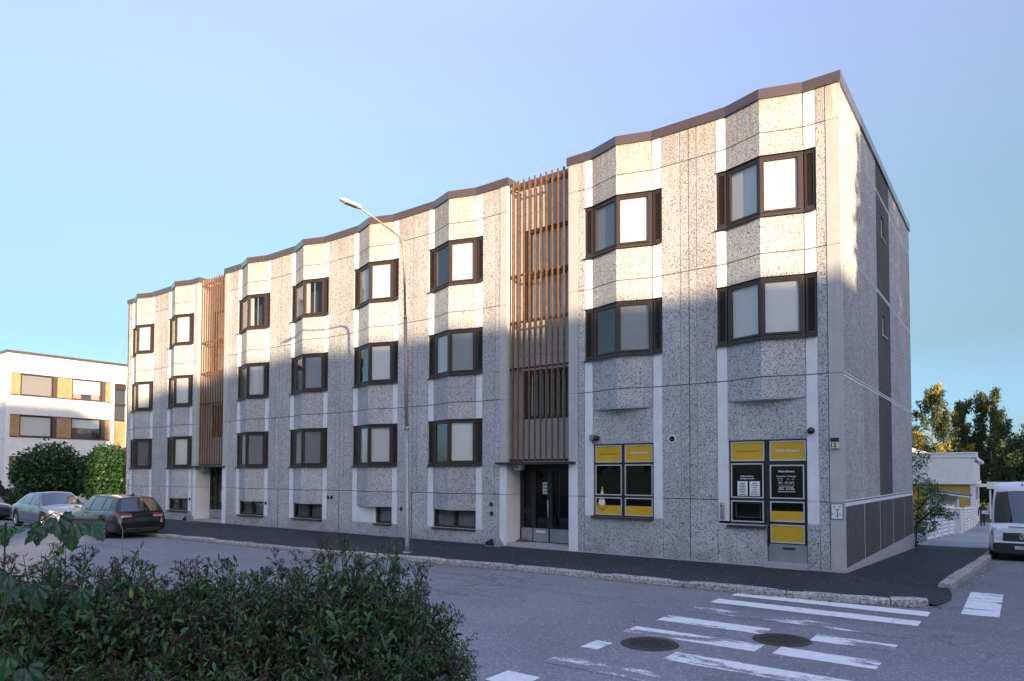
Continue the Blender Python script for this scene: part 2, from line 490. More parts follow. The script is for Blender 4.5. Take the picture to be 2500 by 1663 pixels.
def hseal(x0, x1, z, p0=None, p1=None):
    """dark sealant in a main joint"""
    mb = MB()
    if p0 is None: mb.seg((x0, 0), (x1, 0), 0, x1 - x0, 0.008, 0.03, z - 0.009, z + 0.011)
    else: mb.seg(p0, p1, 0, math.hypot(p1[0] - p0[0], p1[1] - p0[1]), 0.008, 0.03, z - 0.009, z + 0.011)
    return mb

def mitre(path, d, closed=False):
    """offset a plan polyline inwards (left) by d"""
    out = []
    n = len(path)
    for i in range(n):
        a = path[i - 1] if (i > 0 or closed) else None
        b = path[(i + 1) % n] if (i < n - 1 or closed) else None
        p = path[i]
        ns = []
        for q0, q1 in ((a, p), (p, b)):
            if q0 is None or q1 is None: continue
            dx, dy = q1[0] - q0[0], q1[1] - q0[1]; L = math.hypot(dx, dy)
            ns.append((-dy / L, dx / L))
        if len(ns) == 1: nx, ny = ns[0]; k = 1
        else:
            nx, ny = ns[0][0] + ns[1][0], ns[0][1] + ns[1][1]
            L = math.hypot(nx, ny); nx /= L; ny /= L
            k = 1 / max(0.3, nx * ns[0][0] + ny * ns[0][1])
        out.append((p[0] + nx * d * k, p[1] + ny * d * k))
    return out

def strip_along(path, d0, d1, z0, z1, i):
    a, b = mitre(path, d0), mitre(path, d1)
    mb = MB()
    c = [a[i], a[i + 1], b[i + 1], b[i]]
    mb.hexa([(x, y, z0) for x, y in c], [(x, y, z1) for x, y in c])
    return mb

BAYS = [-31.50, -27.85, -22.04, -18.39, -14.735, -11.09, -5.27, -1.615]      # ridge positions
HB = 0.872
STRIP = 0.255
# (interior behind the left pane, behind the right pane) for each bay, top row first
LOOK = {
 0: [('curtain', 'blind'), ('curtain', 'blind'), ('none', 'greycurtain')],
 1: [('curtain', 'blind'), ('none', 'blind'), ('none', 'blind')],
 2: [('curtain', 'half'), ('none', 'curtain'), ('curtain', 'blind_open')],
 3: [('curtain', 'half'), ('none', 'blind_open'), ('curtain', 'blind_open')],
 4: [('curtain', 'blind'), ('none', 'blind'), ('curtain', 'blind')],
 5: [('none', 'blind'), ('curtain', 'blind_open'), ('none', 'blind')],
 6: [('blind_open', 'blind'), ('none', 'blind_open')],
 7: [('blind', 'blind'), ('blind', 'blind')],
}

def pane_set(win, p0, p1, w0, w1, look, e0=0.07, e1=0.05):
    """sash, glass and what hangs behind it on one face of a bay"""
    L = math.hypot(p1[0] - p0[0], p1[1] - p0[1])
    sash = MB()
    a, b, z0, z1 = e0, L - e1, w0 + 0.075, w1 - 0.065
    t = 0.042
    sash.seg(p0, p1, a, b, 0.022, 0.085, z0, z0 + t); sash.seg(p0, p1, a, b, 0.022, 0.085, z1 - t, z1)
    sash.seg(p0, p1, a, a + t, 0.023, 0.084, z0 + t, z1 - t); sash.seg(p0, p1, b - t, b, 0.023, 0.084, z0 + t, z1 - t)
    sash.build('sash', M['frame'], win)
    g = MB(); g.seg(p0, p1, a + t - .004, b - t + .004, 0.052, 0.058, z0 + t - .004, z1 - t + .004)
    g.build('pane', M['glass'], win)
    if look == 'none': return
    if look == 'half':
        h = MB(); h.seg(p0, p1, a + t, a + t + 0.16, 0.10, 0.112, z0, z1 - .02); h.build('curtain', M['curtain'], win)
        h = MB(); h.seg(p0, p1, (a + b) / 2 - .012, (a + b) / 2 + .012, 0.088, 0.098, z0, z1); h.build('mullion', M['alu'], win)
        return
    h = MB()
    nm = {'blind': 'blind', 'blind_open': 'blind'}.get(look, 'curtain')
    h.seg(p0, p1, a + t - 0.01, b - t + 0.01 - (0.035 if look == 'blind' else 0.0), 0.088, 0.10, z0 + t - (0.03 if look != 'blind' else -0.02), z1 - 0.02)
    h.build(nm, M[look], win)
    if look == 'blind':
        h = MB(); h.seg(p0, p1, (a + b) / 2 - .004, (a + b) / 2 + .004, 0.083, 0.087, z0 + t + .03, z1 - t); h.build('blind_cord', M['paper'], win)

def shutter(win, x0, x1, w0, w1):
    mb = MB()
    p0, p1 = (x0, 0), (x1, 0); L = x1 - x0
    z0, z1 = w0 + 0.05, w1 - 0.045
    f = 0.048
    mb.seg(p0, p1, 0.012, 0.012 + f, 0.030, 0.075, z0, z1); mb.seg(p0, p1, L - 0.012 - f, L - 0.012, 0.030, 0.075, z0, z1)
    mb.seg(p0, p1, 0.012 + f, L - 0.012 - f, 0.031, 0.074, z0, z0 + f); mb.seg(p0, p1, 0.012 + f, L - 0.012 - f, 0.031, 0.074, z1 - f, z1)
    n = 26
    for i in range(n):
        z = z0 + f + (z1 - z0 - 2 * f) * (i + 0.5) / n
        a, b = x0 + 0.012 + f, x1 - 0.012 - f
        h = 0.021
        mb.hexa([(a, 0.036, z - h), (b, 0.036, z - h), (b, 0.062, z + h * .35), (a, 0.062, z + h * .35)],
                [(a, 0.036, z - h + .007), (b, 0.036, z - h + .007), (b, 0.062, z + h * .35 + .007), (a, 0.062, z + h * .35 + .007)])
    mb.seg(p0, p1, 0.012, L - 0.012, 0.078, 0.09, z0, z1)
    mb.build('shutter', M['frame'], win)

def bay_window(bi, c, w0, w1, look):
    a, b = c - HB, c + HB
    mb = MB()
    pl, pr, pm = (a, 0), (b, 0), (c, -BD)
    sl, sr = (a - STRIP, 0), (b + STRIP, 0)
    for p0, p1, e0, e1 in ((sl, pl, 0, 0), (pl, pm, 0, 0), (pm, pr, 0, 0), (pr, sr, 0, 0)):
        L = math.hypot(p1[0] - p0[0], p1[1] - p0[1])
        mb.seg(p0, p1, 0.0, L, 0.028, 0.12, w0, w0 + 0.06); mb.seg(p0, p1, 0.0, L, 0.026, 0.12, w1 - 0.055, w1)
    L = math.hypot(HB, BD)
    mb.seg(pl, pm, 0, 0.062, 0.030, 0.118, w0 + .06, w1 - .055); mb.seg(pl, pm, L - 0.052, L, 0.012, 0.118, w0 + .06, w1 - .055)
    mb.seg(pm, pr, 0, 0.052, 0.012, 0.119, w0 + .06, w1 - .055); mb.seg(pm, pr, L - 0.068, L, 0.030, 0.118, w0 + .06, w1 - .055)
    win = mb.build('window', M['frame'], BUILD)
    shutter(win, sl[0], pl[0], w0, w1); shutter(win, pr[0], sr[0], w0, w1)
    pane_set(win, pl, pm, w0, w1, look[0], 0.062, 0.052); pane_set(win, pm, pr, w0, w1, look[1], 0.052, 0.066)
    path = [(sl[0] - .012, 0), pl, pm, pr, (sr[0], 0)]
    sill = MB()
    o, i2 = mitre(path, -0.062), mitre(path, 0.03)
    for k in range(4):
        q = [o[k], o[k + 1], i2[k + 1], i2[k]]
        sill.hexa([(x, y, w0 - 0.045 if j < 2 else w0 - 0.03) for j, (x, y) in enumerate(q)], [(x, y, w0 - 0.028 if j < 2 else w0 + 0.004) for j, (x, y) in enumerate(q)])
    sill.build('window_sill', M['sash'], win)
    head = MB()
    o, i2 = mitre(path, -0.014), mitre(path, 0.03)
    for k in range(4):
        q = [o[k], o[k + 1], i2[k + 1], i2[k]]
        head.hexa([(x, y, w1 - 0.002) for x, y in q], [(x, y, w1 + 0.008) for x, y in q])
    head.build('head_flashing', M['sash'], win)

def bay_faces(c, z0, z1, mat='agg', **k):
    pl, pm, pr = (c - HB, 0), (c, -BD), (c + HB, 0)
    L = math.hypot(HB, BD)
    panel(pl, pm, 0, L, z0, z1, mat, 'aggregate_panel', e1=0.0, **k)
    panel(pm, pr, 0, L, z0, z1, mat, 'aggregate_panel', e0=0.0, **k)

def soffit(c, z):
    mb = MB()
    mb.prism([(c - HB + .004, 0.02), (c - .0, -BD + .004), (c + HB - .004, 0.02)], z - 0.012, z + 0.02)
    mb.build('bay_soffit', M['pillar'], BUILD)

def bay(bi, c, shop):
    a, b = c - HB, c + HB
    # parapet
    bay_faces(c, ZA, ZT)
    for x0, x1 in ((a - STRIP, a), (b, b + STRIP)):
        flat(x0, x1, ZA, ZT, 'white', 'smooth_panel')
    for ri, (z0, z1, w0, w1) in enumerate(ROWS[:2 if shop else 3]):
        bay_faces(c, w1, z1); bay_faces(c, z0, w0)
        for x0, x1 in ((a - STRIP, a), (b, b + STRIP)):
            flat(x0, x1, w1, z1, 'white', 'smooth_panel'); flat(x0, x1, z0, w0, 'white', 'smooth_panel')
        bay_window(bi, c, w0, w1, LOOK[bi][ri])
    if shop:
        bay_faces(c, 3.80, ZC); soffit(c, 3.80)
        flat(a, b, 2.89, 3.83, 'agg', 'aggregate_panel')
        for x0, x1 in ((a - STRIP, a), (b, b + STRIP)):
            flat(x0, x1, ZD, ZC, 'white', 'smooth_panel'); flat(x0, x1, 0.995, ZD, 'white', 'smooth_panel')
    else:
        bay_faces(c, 1.0, ZD); soffit(c, 1.0)
        for x0, x1 in ((a - STRIP, a), (b, b + STRIP)):
            flat(x0, x1, 0.43, ZD, 'white', 'smooth_panel')
    # sealant along the joints, following the bay
    for z in (ZA, ZB, ZC) + (() if shop else (ZD,)):
        for p0, p1 in (((a - STRIP, 0), (a, 0)), ((a, 0), (c, -BD)), ((c, -BD), (b, 0)), ((b, 0), (b + STRIP, 0))):
            hseal(0, 0, z, p0, p1).build('joint_seal', M['seal'], BUILD)
for bi, c in enumerate(BAYS):
    bay(bi, c, bi >= 6)

# plain wall panels between the bays: list of x edges
def wall_run(xs, seal_at=(), base=True, low=0.0):
    for x0, x1 in zip(xs[:-1], xs[1:]):
        for z0, z1 in ((ZA, ZT), (ZB, ZA), (ZC, ZB), (ZD, ZC)):
            flat(x0, x1, z0, z1, 'agg', 'aggregate_panel')
    for z in (ZA, ZB, ZC, ZD):
        hseal(xs[0], xs[-1], z).build('joint_seal', M['seal'], BUILD)
    for x in seal_at:
        mb = MB(); mb.box(x - 0.008, x + 0.008, 0.006, 0.03, 0.0, ZT); mb.build('joint_seal', M['seal'], BUILD)
def e(c, side):                                            # outer edge of a bay's white strip
    return c + side * (HB + STRIP)
B = BAYS
runs = [
 ([-33.08, -32.85, e(B[0], -1)], ()),
 ([e(B[0], 1), -29.92, -29.68, -29.46, e(B[1], -1)], (-29.68,)),
 ([e(B[1], 1), -26.60], ()),
 ([-23.93, -23.66, e(B[2], -1)], ()),
 ([e(B[2], 1), -20.46, -20.23, -20.02, e(B[3], -1)], (-20.23,)),
 ([e(B[3], 1), -16.80, -16.58, -16.34, e(B[4], -1)], (-16.58,)),
 ([e(B[4], 1), -13.12, -12.92, -12.70, e(B[5], -1)], (-12.92,)),
 ([e(B[5], 1), -9.476, -9.29], ()),
 ([-6.605, e(B[6], -1)], ()),
 ([e(B[6], 1), -3.65, -3.43, -3.23, e(B[7], -1)], (-3.43,)),
 ([e(B[7], 1), -0.28], ()),
]
for xs, sl in runs: wall_run(xs, sl)
# ground floor wall: basement windows for the first six bays
for xs, sl in runs:
    if xs[0] > -6.7: continue
    for x0, x1 in ((xs[0], sl[0]), (sl[0], xs[-1])) if sl else ((xs[0], xs[-1]),):
        flat(x0, x1, 0.0, ZD, 'agg', 'aggregate_panel', t=0.035, e0=0.02, e1=0.02)
for xs, sl in runs:
    if xs[0] < -6.7: continue
    for x0, x1 in zip(xs[:-1], xs[1:]) if not sl else ((xs[0], sl[0]), (sl[0], xs[-1])):
        flat(x0, x1, 0.0, ZD, 'agg', 'aggregate_panel')
for bi in range(6):
    c = B[bi]; a, b = c - HB, c + HB
    flat(e(c, -1), e(c, 1), 0.0, 0.43, 'agg', 'aggregate_panel', e0=0.0, e1=0.0, b=0, t=0.003)
    small = bi in (0, 4)
    x0 = c + 0.07 if small else a
    if small: flat(a, x0, 0.43, 1.01, 'white', 'smooth_panel')
    mb = MB()
    mb.box(x0, b, 0.05, 0.14, 0.43, 0.50); mb.box(x0, b, 0.05, 0.14, 0.94, 1.0)
    mb.box(x0, x0 + 0.07, 0.051, 0.139, 0.50, 0.94); mb.box(b - 0.07, b, 0.051, 0.139, 0.50, 0.94)
    if not small: mb.box(c - 0.045, c + 0.045, 0.049, 0.138, 0.50, 0.94)
    w = mb.build('basement_window', M['frame'], BUILD)
    s_ = MB(); s_.hexa([(x0 - .03, -0.07, 0.375), (b + .01, -0.07, 0.375), (b + .01, 0.05, 0.375), (x0 - .03, 0.05, 0.375)],
                       [(x0 - .03, -0.07, 0.40), (b + .01, -0.07, 0.40), (b + .01, 0.05, 0.435), (x0 - .03, 0.05, 0.435)])
    s_.build('window_sill', M['sash'], w)
    spans = ((x0 + .07, b - .07),) if small else ((x0 + .07, c - .045), (c + .045, b - .07))
    for q0, q1 in spans:
        g = MB(); g.box(q0 - .003, q1 + .003, 0.09, 0.096, 0.497, 0.943); g.build('pane', M['glass'], w)
        h = MB(); h.box(q0, q1, 0.20, 0.21, 0.45, 0.98); h.build('curtain', M['greycurtain'], w)

M['rusty'] = concrete('rust_stained_concrete', (0.66, 0.62, 0.56), .35, (.30, .10, .05), 1.4)
# corner column, each storey its own piece
for z0, z1 in ((ZA, ZT), (ZB, ZA), (ZC, ZB), (ZD, ZC), (0.0, ZD)):
    mb = MB(); mb.box(-0.274, 0.0, 0.0, 0.165, z0 + .005, z1 - .005, 0); mb.box(-0.28, -0.02, 0.022, 0.17, z0, z1, 1)
    mb.build('column_panel', [M['rusty' if z0 == ZA else 'pillar'], M['mortar']], BUILD)
mb = MB(); mb.box(-0.29, -0.274, -0.002, 0.02, 0.0, ZT); mb.build('joint_seal', M['seal'], BUILD)
for z in (ZA, ZB, ZC, ZD): hseal(-0.28, 0.0, z).build('joint_seal', M['seal'], BUILD)

# shop bays at street level
flat(e(B[6], -1), e(B[6], 1), 0.0, 0.995, 'agg', 'aggregate_panel', e0=0, e1=0)       # beside and under the shop window: lower strip
# opening of the shop window sits above 0.995; the door bay keeps its own pieces
flat(e(B[7], -1), B[7], 0.0, 0.94, 'agg', 'aggregate_panel', e0=0, e1=0)
flat(B[7] + HB, e(B[7], 1), 0.0, 0.995, 'agg', 'aggregate_panel', e0=0, e1=0)

# ---------------------------------------------------------------- side wall (faces the side street)
SY = [0.17, 2.36, 4.60, 6.88, 9.23, 11.40]
P0, P1 = (0, 0), (0, 12.0)
for k in range(5):
    y0, y1 = SY[k], SY[k + 1]
    for z0, z1 in ((ZA, ZT), (ZB, ZA), (ZC, ZB), (ZD, ZC)):
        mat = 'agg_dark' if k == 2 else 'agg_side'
        slot = None
        if k == 2 and z0 == ZB: slot = (8.76, 9.38)
        if k == 2 and z0 == ZC: slot = (6.00, 6.55)
        if slot is None:
            panel(P0, P1, y0, y1, z0, z1, mat, 'pebble_panel', 0.034, 0.034, 0.05 if z0 != ZA else 0.045, 0.05)
        else:
            s0, s1 = 5.40, 5.80
            panel(P0, P1, y0, s0, slot[0], slot[1], mat, 'pebble_panel', 0.034, 0, 0, 0)
            panel(P0, P1, s1, y1, slot[0], slot[1], mat, 'pebble_panel', 0, 0.034, 0, 0)
            panel(P0, P1, y0, y1, z0, slot[0], mat, 'pebble_panel', 0.034, 0.034, 0.05, 0)
            panel(P0, P1, y0, y1, slot[1], z1, mat, 'pebble_panel', 0.034, 0.034, 0, 0.05)
            mb = MB(); mb.seg(P0, P1, s0, s1, 0.13, 0.17, slot[0], slot[1]); w = mb.build('slot_window', M['frame'], BUILD)
            mb = MB(); mb.seg(P0, P1, s0 + .05, s1 - .05, 0.118, 0.124, slot[0] + .05, slot[1] - .05); mb.build('pane', M['glass'], w)
            mb = MB(); mb.seg(P0, P1, s0 - .02, s1 + .3, -0.03, 0.10, slot[0] - 0.03, slot[0] - 0.002); mb.build('window_sill', M['alu'], w)
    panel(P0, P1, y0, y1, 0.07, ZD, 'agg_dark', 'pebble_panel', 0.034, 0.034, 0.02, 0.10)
for z in (ZA, ZB, ZC, ZD):
    mb = MB(); mb.seg(P0, P1, 0.17, 11.4, 0.006, 0.03, z - 0.012, z + 0.012); mb.build('joint_seal', M['seal'], BUILD)
for y in SY:
    for z0, z1 in ((0.075, ZD - .02), (ZD + .02, ZC - .02), (ZC + .02, ZB - .02), (ZB + .02, ZA - .02), (ZA + .02, ZT)):
        w_ = .028 if z0 < 1 else .017
        mb = MB(); mb.seg(P0, P1, max(y - w_, .172), y + w_, .0035, .03, z0, z1); mb.build('joint_strip', M['white'], BUILD)
for z in (ZA, ZB, ZC, ZD):
    for z0, z1 in ((z - .046, z - .014), (z + .014, z + .046)):
        mb = MB(); mb.seg(P0, P1, .172, 11.4, .0045 if z0 < z else .0048, .03, z0 - (.05 if z == ZD and z0 < z else 0), z1); mb.build('joint_strip', M['white'], BUILD)
mb = MB(); mb.seg(P0, P1, -0.02, 11.42, -0.022, 0.2, -0.9, 0.07); mb.build('plinth', M['plinth'], BUILD)
mb = MB(); mb.seg((-6.62, 0), (0.02, 0), 0, 6.64, -0.012, 0.1, -0.3, 0.035); mb.build('plinth', M['plinth'], BUILD)

# ---------------------------------------------------------------- stair recesses with slat screens and entrance doors
def louvre_text(body, size, loc, mat, parent, rot=(R(90), 0, 0), ext=0.0, off=0.0, shear=0.0, align='CENTER', name='lettering'):
    cu = bpy.data.curves.new(name, 'FONT'); cu.body = body; cu.size = size
    cu.extrude = ext; cu.offset = off; cu.shear = shear; cu.align_x = align; cu.align_y = 'CENTER'
    cu.resolution_u = 3
    cu.materials.append(mat)
    tmp = bpy.data.objects.new(name, cu)
    me = bpy.data.meshes.new_from_object(tmp)
    bpy.data.objects.remove(tmp); bpy.data.curves.remove(cu)
    me.name = name
    o = bpy.data.objects.new(name, me); o.location = loc; o.rotation_euler = rot
    return link(o, parent)

def recess(dx):
    xl, xr, yb = -9.03 + dx, -6.90 + dx, 0.56
    # pillars on both sides
    for x0, x1 in ((-9.29 + dx, xl), (xr, -6.605 + dx)):
        for z0, z1, mt in ((ZA, ZT, 'pillar'), (ZB, ZA, 'pillar'), (ZC, ZB, 'pillar'), (2.44, ZC, 'pillar'), (ZD, 2.44, 'white'), (0.0, ZD, 'white')):
            mb = MB(); mb.box(x0 + .004, x1 - .004, -0.015, 0.3, z0 + .005, z1 - .005, 0); mb.box(x0 + .014, x1 - .014, 0.0, 0.3, z0, z1, 1)
            mb.build('pillar_panel', [M[mt], M['seal']], BUILD)
    # inner side walls
    for x0, x1 in ((xl - 0.12, xl), (xr, xr + 0.12)):
        for z0, z1, mt in ((ZA, ZT, 'pillar'), (ZB, ZA, 'pillar'), (ZC, ZB, 'pillar'), (2.44, ZC, 'pillar'), (ZD, 2.44, 'white'), (0.0, ZD, 'white')):
            mb = MB(); mb.box(x0, x1, 0.304, 0.70, z0 + .005, z1 - .005)
            mb.build('recess_panel', M[mt], BUILD)
    # back wall around the stair windows
    wl, wr = -8.82 + dx, -7.00 + dx
    def bw(x0, x1, z0, z1): 
        mb = MB(); mb.box(x0, x1, yb, yb + 0.12, z0 + .005, z1 - .005); mb.build('back_panel', M['backwall'], BUILD)
    bw(xl, xr, ZA, ZT); bw(xl, xr, 9.38, ZA); bw(xl, wl, ZB, 9.38); bw(wr, xr, ZB, 9.38); bw(xl, wl, 6.62, ZB); bw(wr, xr, 6.62, ZB); bw(xl, xr, 5.62, 6.62); bw(xl, xr, 5.17, 5.62)
    bw(xl, wl, 3.72, 5.17); bw(wr, xr, 3.72, 5.17); bw(xl, xr, 2.44, 3.72)
    for z0, z1, cur in ((8.02, 9.38, True), (6.62, 8.02, True), (3.72, 5.17, False)):
        f = MB()
        f.box(wl, wr, yb + .03, yb + .1, z0 + 0.002, z0 + .10); f.box(wl, wr, yb + .03, yb + .1, z1 - .09, z1 - 0.002)
        f.box(wl, wl + .16, yb + .031, yb + .099, z0 + .10, z1 - .09); f.box(wr - .07, wr, yb + .031, yb + .099, z0 + .10, z1 - .09)
        f.box(wl + .16, wl + .20, yb + .02, yb + .08, z0 + .10, z1 - .09)
        w = f.build('stair_window', M['frame'], BUILD)
        g = MB(); g.box(wl + .19, wr - .06, yb + .06, yb + .066, z0 + .09, z1 - .08); g.build('pane', M['glass'], w)
        if cur:
            h = MB()
            x = wl + .2
            while x < wr - .1:
                h.box(x, x + .10, yb + .12, yb + .13, z0 + .05, z1 - .05); x += .125
            h.build('vertical_blind', M['curtain'], w)
        else:
            h = MB(); h.box(wl + .2, wl + .24, yb + .12, yb + .13, z0 + .08, z1 - .08); h.build('curtain', M['curtain'], w)
    # slat screen: every slat its own piece
    for k in range(10):
        x = -8.885 + dx + k * 0.1975
        mb = MB(); mb.box(x - 0.020, x + 0.020, 0.060, 0.105, 2.47, 10.73); mb.build('slat', M['slat'], BUILD)
    for z in (10.52, 7.93, 6.55, 5.18, 2.50):
        mb = MB(); mb.box(xl + .002, xr - .002, 0.118, 0.155, z - .028, z + .028)
        for x in (xl + .1, xr - .1): mb.box(x - .02, x + .02, 0.156, yb - .002, z - .015, z + .015)
        mb.build('screen_rail', M['slat'] if z > 6 else M['black'], BUILD)  # lower rails coloured black in imitation of the shade there
    # canopy over the door
    mb = MB(); mb.box(-9.33 + dx, -6.655 + dx, -0.16, yb + .1, 2.385, 2.425); mb.box(-9.34 + dx, -6.645 + dx, -0.17, -0.155, 2.375, 2.44)
    mb.build('canopy', M['frame'], BUILD)
    # door
    yd = 0.66
    f = MB()
    f.box(xl, xr, yd, yd + .08, 2.22, 2.384); 
    xs = (xl + .02, -8.56 + dx, -7.96 + dx, xr)
    f.box(xl, xl + .14, yd, yd + .08, 0.11, 2.22); f.box(xs[1] - .06, xs[1] + .10, yd - .001, yd + .08, 0.11, 2.22); f.box(xs[2] - .09, xs[2] + .09, yd - .002, yd + .08, 0.11, 2.22); f.box(xr - .07, xr, yd, yd + .08, 0.11, 2.22)
    for z in (1.0,): f.box(xl + .14, xs[1] - .06, yd + .001, yd + .079, z - .05, z + .05)
    d = f.build('entrance_door', M['black'], BUILD)
    for a_, b_ in ((xl + .13, xs[1] - .05), (xs[1] + .09, xs[2] - .08), (xs[2] + .08, xr - .06)):
        g = MB(); g.box(a_, b_, yd + .03, yd + .036, 0.5, 2.23); g.build('pane', M['darkglass'], d)
        k = MB(); k.box(a_ - .06, b_ + .06 - .02, yd - .018, yd - .004, 0.125, 0.51); k.build('kick_plate', M['kick'], d)
    hd = MB(); hx = xs[2] - .02
    hd.tube([(hx - .06, yd - .01, 1.34), (hx, yd - .07, 1.34), (hx, yd - .07, 0.86), (hx - .06, yd - .01, 0.86)], 0.014, 8); hd.build('door_handle', M['alu'], d)
    it = MB(); it.box(xl, xr, yd + .5, yd + .52, .1, 2.4); it.build('vestibule_wall', M['inside'], d)
    # step
    mb = MB(); mb.box(xl + .003, xr - .003, -0.02, yd + 0.3, -0.2, 0.10); mb.build('door_step', M['plinth'], BUILD)
    return d, yd, xs
doorB, ydB, xsB = recess(0.0)
doorA, ydA, xsA = recess(-17.29)
# notice and stickers on the door with the letter
mb = MB(); mb.box(-8.22, -8.02, ydB + .022, ydB + .027, 1.52, 1.86); n_ = mb.build('notice', M['paper'], doorB)
for k in range(3):
    mb = MB(); mb.box(-8.20, -8.04, ydB + .018, ydB + .0215, 1.555 + k * .1, 1.62 + k * .1); mb.build('notice_print', M['kick'], n_)
for k in range(4):
    mb = MB(); mb.box(-8.44 + k * .088, -8.37 + k * .088, ydB - .024, ydB - .0185, 0.385, 0.45); mb.build('sticker', M['paper'], doorB)

# ---------------------------------------------------------------- shop window
def alu_pane(par, x0, x1, z0, z1, y, fill, r=0.028):
    f = MB()
    f.box(x0, x1, y, y + .03, z0, z0 + r); f.box(x0, x1, y, y + .03, z1 - r, z1)
    f.box(x0, x0 + r, y + .001, y + .029, z0 + r, z1 - r); f.box(x1 - r, x1, y + .001, y + .029, z0 + r, z1 - r)
    f.build('pane_trim', M['alu'], par)
    g = MB(); g.box(x0 + r - .004, x1 - r + .004, y + .015, y + .021, z0 + r - .004, z1 - r + .004)
    return g.build('pane' if fill in ('glass', 'darkglass') else 'sign_panel', M[fill], par)

c = B[6]; a, b = c - HB, c + HB
f = MB()
f.box(a, b, 0.06, 0.14, 0.99, 1.03); f.box(a, b, 0.06, 0.14, 2.85, 2.892); f.box(a, a + .05, 0.061, 0.139, 1.03, 2.85); f.box(b - .05, b, 0.061, 0.139, 1.03, 2.85)
f.box(c - .05, c + .05, 0.059, 0.138, 1.03, 2.85); f.box(a + .05, c - .05, .06, .138, 2.345, 2.41); f.box(c + .05, b - .05, .06, .138, 2.345, 2.41); f.box(a + .05, c - .05, .06, .138, 1.485, 1.55); f.box(c + .05, b - .05, .06, .138, 1.485, 1.55)
SHOPW = f.build('shop_window', M['black'], BUILD)
for x0, x1 in ((a + .045, c - .045), (c + .045, b - .045)):
    alu_pane(SHOPW, x0, x1, 2.405, 2.86, 0.05, 'yellow')
    alu_pane(SHOPW, x0, x1, 1.545, 2.35, 0.05, 'darkglass')
    alu_pane(SHOPW, x0, x1, 1.025, 1.49, 0.05, 'darkglass')
    g = MB(); g.box(x0 + .03, x1 - .03, .0585, .0625, 1.055, 1.28); g.build('vinyl_strip', M['yellow'], SHOPW)
s_ = MB(); s_.hexa([(a - .04, -0.09, 0.945), (b + .01, -0.09, 0.945), (b + .01, 0.06, 0.945), (a - .04, 0.06, 0.945)],
                   [(a - .04, -0.09, 0.965), (b + .01, -0.09, 0.965), (b + .01, 0.06, 1.01), (a - .04, 0.06, 1.01)])
s_.build('window_sill', M['sash'], SHOPW)
def shop_name(cx, cz, size, y, par):
    louvre_text('West-Drivers', size, (cx, y, cz), M['ink'], par, off=size * 0.045, shear=0.25)
    louvre_text('West-Drivers', size, (cx, y - 0.003, cz), M['whitevinyl'], par, off=size * 0.022, shear=0.25)
louvre_text('BILSKOLA / AUTOKOULU', 0.046, ((a + c) / 2, 0.063, 2.63), M['ink'], SHOPW, shear=0.2)
shop_name((b + c) / 2 + .02, 2.65, 0.088, 0.060, SHOPW)
# traffic cone decal on the glass (flat vinyl)
def decal(pts, mat, y, par=SHOPW):
    m_ = MB(); m_.face([(x, y, z) for x, z in pts]); m_.face([(x, y + .0015, z) for x, z in reversed(pts)]); m_.build('cone_decal', M[mat], par)
cx = a + .245
decal([(cx - .19, 1.30), (cx + .02, 1.10), (cx + .19, 1.235), (cx + .13, 1.27), (cx - .10, 1.345)], 'orange', .0560)
decal([(cx - .10, 1.27), (cx + .02, 1.19), (cx + .11, 1.25), (cx + .055, 1.485), (cx - .055, 1.485)], 'yellow', .0535)
decal([(cx - .105, 1.325), (cx - .02, 1.27), (cx + .075, 1.30), (cx + .09, 1.345), (cx + .075, 1.43), (cx - .01, 1.40), (cx - .085, 1.445)], 'whitevinyl', .0505)
decal([(cx - .045, 1.575), (cx + .045, 1.575), (cx + .04, 1.635), (cx - .035, 1.635)], 'whitevinyl', .0535)
decal([(cx - .033, 1.64), (cx + .038, 1.64), (cx + .022, 1.765), (cx - .01, 1.765)], 'yellow', .0535)

# ---------------------------------------------------------------- shop door beside its window
c = B[7]; a, b = c - HB, c + HB
f = MB()
f.box(a, b, .06, .14, 2.85, 2.892); f.box(a, a + .045, .061, .139, .94, 2.85); f.box(b - .05, b, .061, .139, .13, 2.85); f.box(c - .05, c + .055, .059, .138, .13, 2.85)
f.box(a + .045, c - .05, .06, .138, 2.35, 2.41); f.box(c + .055, b - .05, .06, .138, 2.31, 2.41); f.box(a + .045, c - .05, .06, .138, 1.485, 1.555); f.box(a + .045, c - .05, .06, .138, .94, 1.0)
f.box(c + .055, b - .05, .06, .138, 1.485, 1.555); f.box(c + .055, b - .05, .06, .138, .965, 1.035); f.box(c + .055, b - .05, .06, .138, .53, .56)
SHOPD = f.build('shop_front', M['black'], BUILD)
alu_pane(SHOPD, a + .04, c - .06, 2.405, 2.86, .05, 'yellow'); alu_pane(SHOPD, c + .06, b - .03, 2.405, 2.86, .05, 'yellow')
alu_pane(SHOPD, a + .04, c - .08, 1.55, 2.355, .05, 'darkglass'); alu_pane(SHOPD, a + .04, c - .08, .995, 1.49, .05, 'darkglass')
alu_pane(SHOPD, c + .06, b - .07, 1.55, 2.315, .05, 'darkglass'); alu_pane(SHOPD, c + .06, b - .07, 1.03, 1.49, .05, 'darkglass'); alu_pane(SHOPD, c + .06, b - .07, .555, .97, .05, 'yellow')
g = MB(); g.box(c + .09, b - .10, .0585, .0625, 1.06, 1.27); g.build('vinyl_strip', M['yellow'], SHOPD)
g = MB(); g.box(c + .02, b - .02, .045, .058, .135, .53); kp = g.build('kick_plate', M['kick'], SHOPD)
g = MB(); g.box(c + .33, c + .60, .038, .044, .415, .465); g.build('letter_slot', M['iron'], kp)
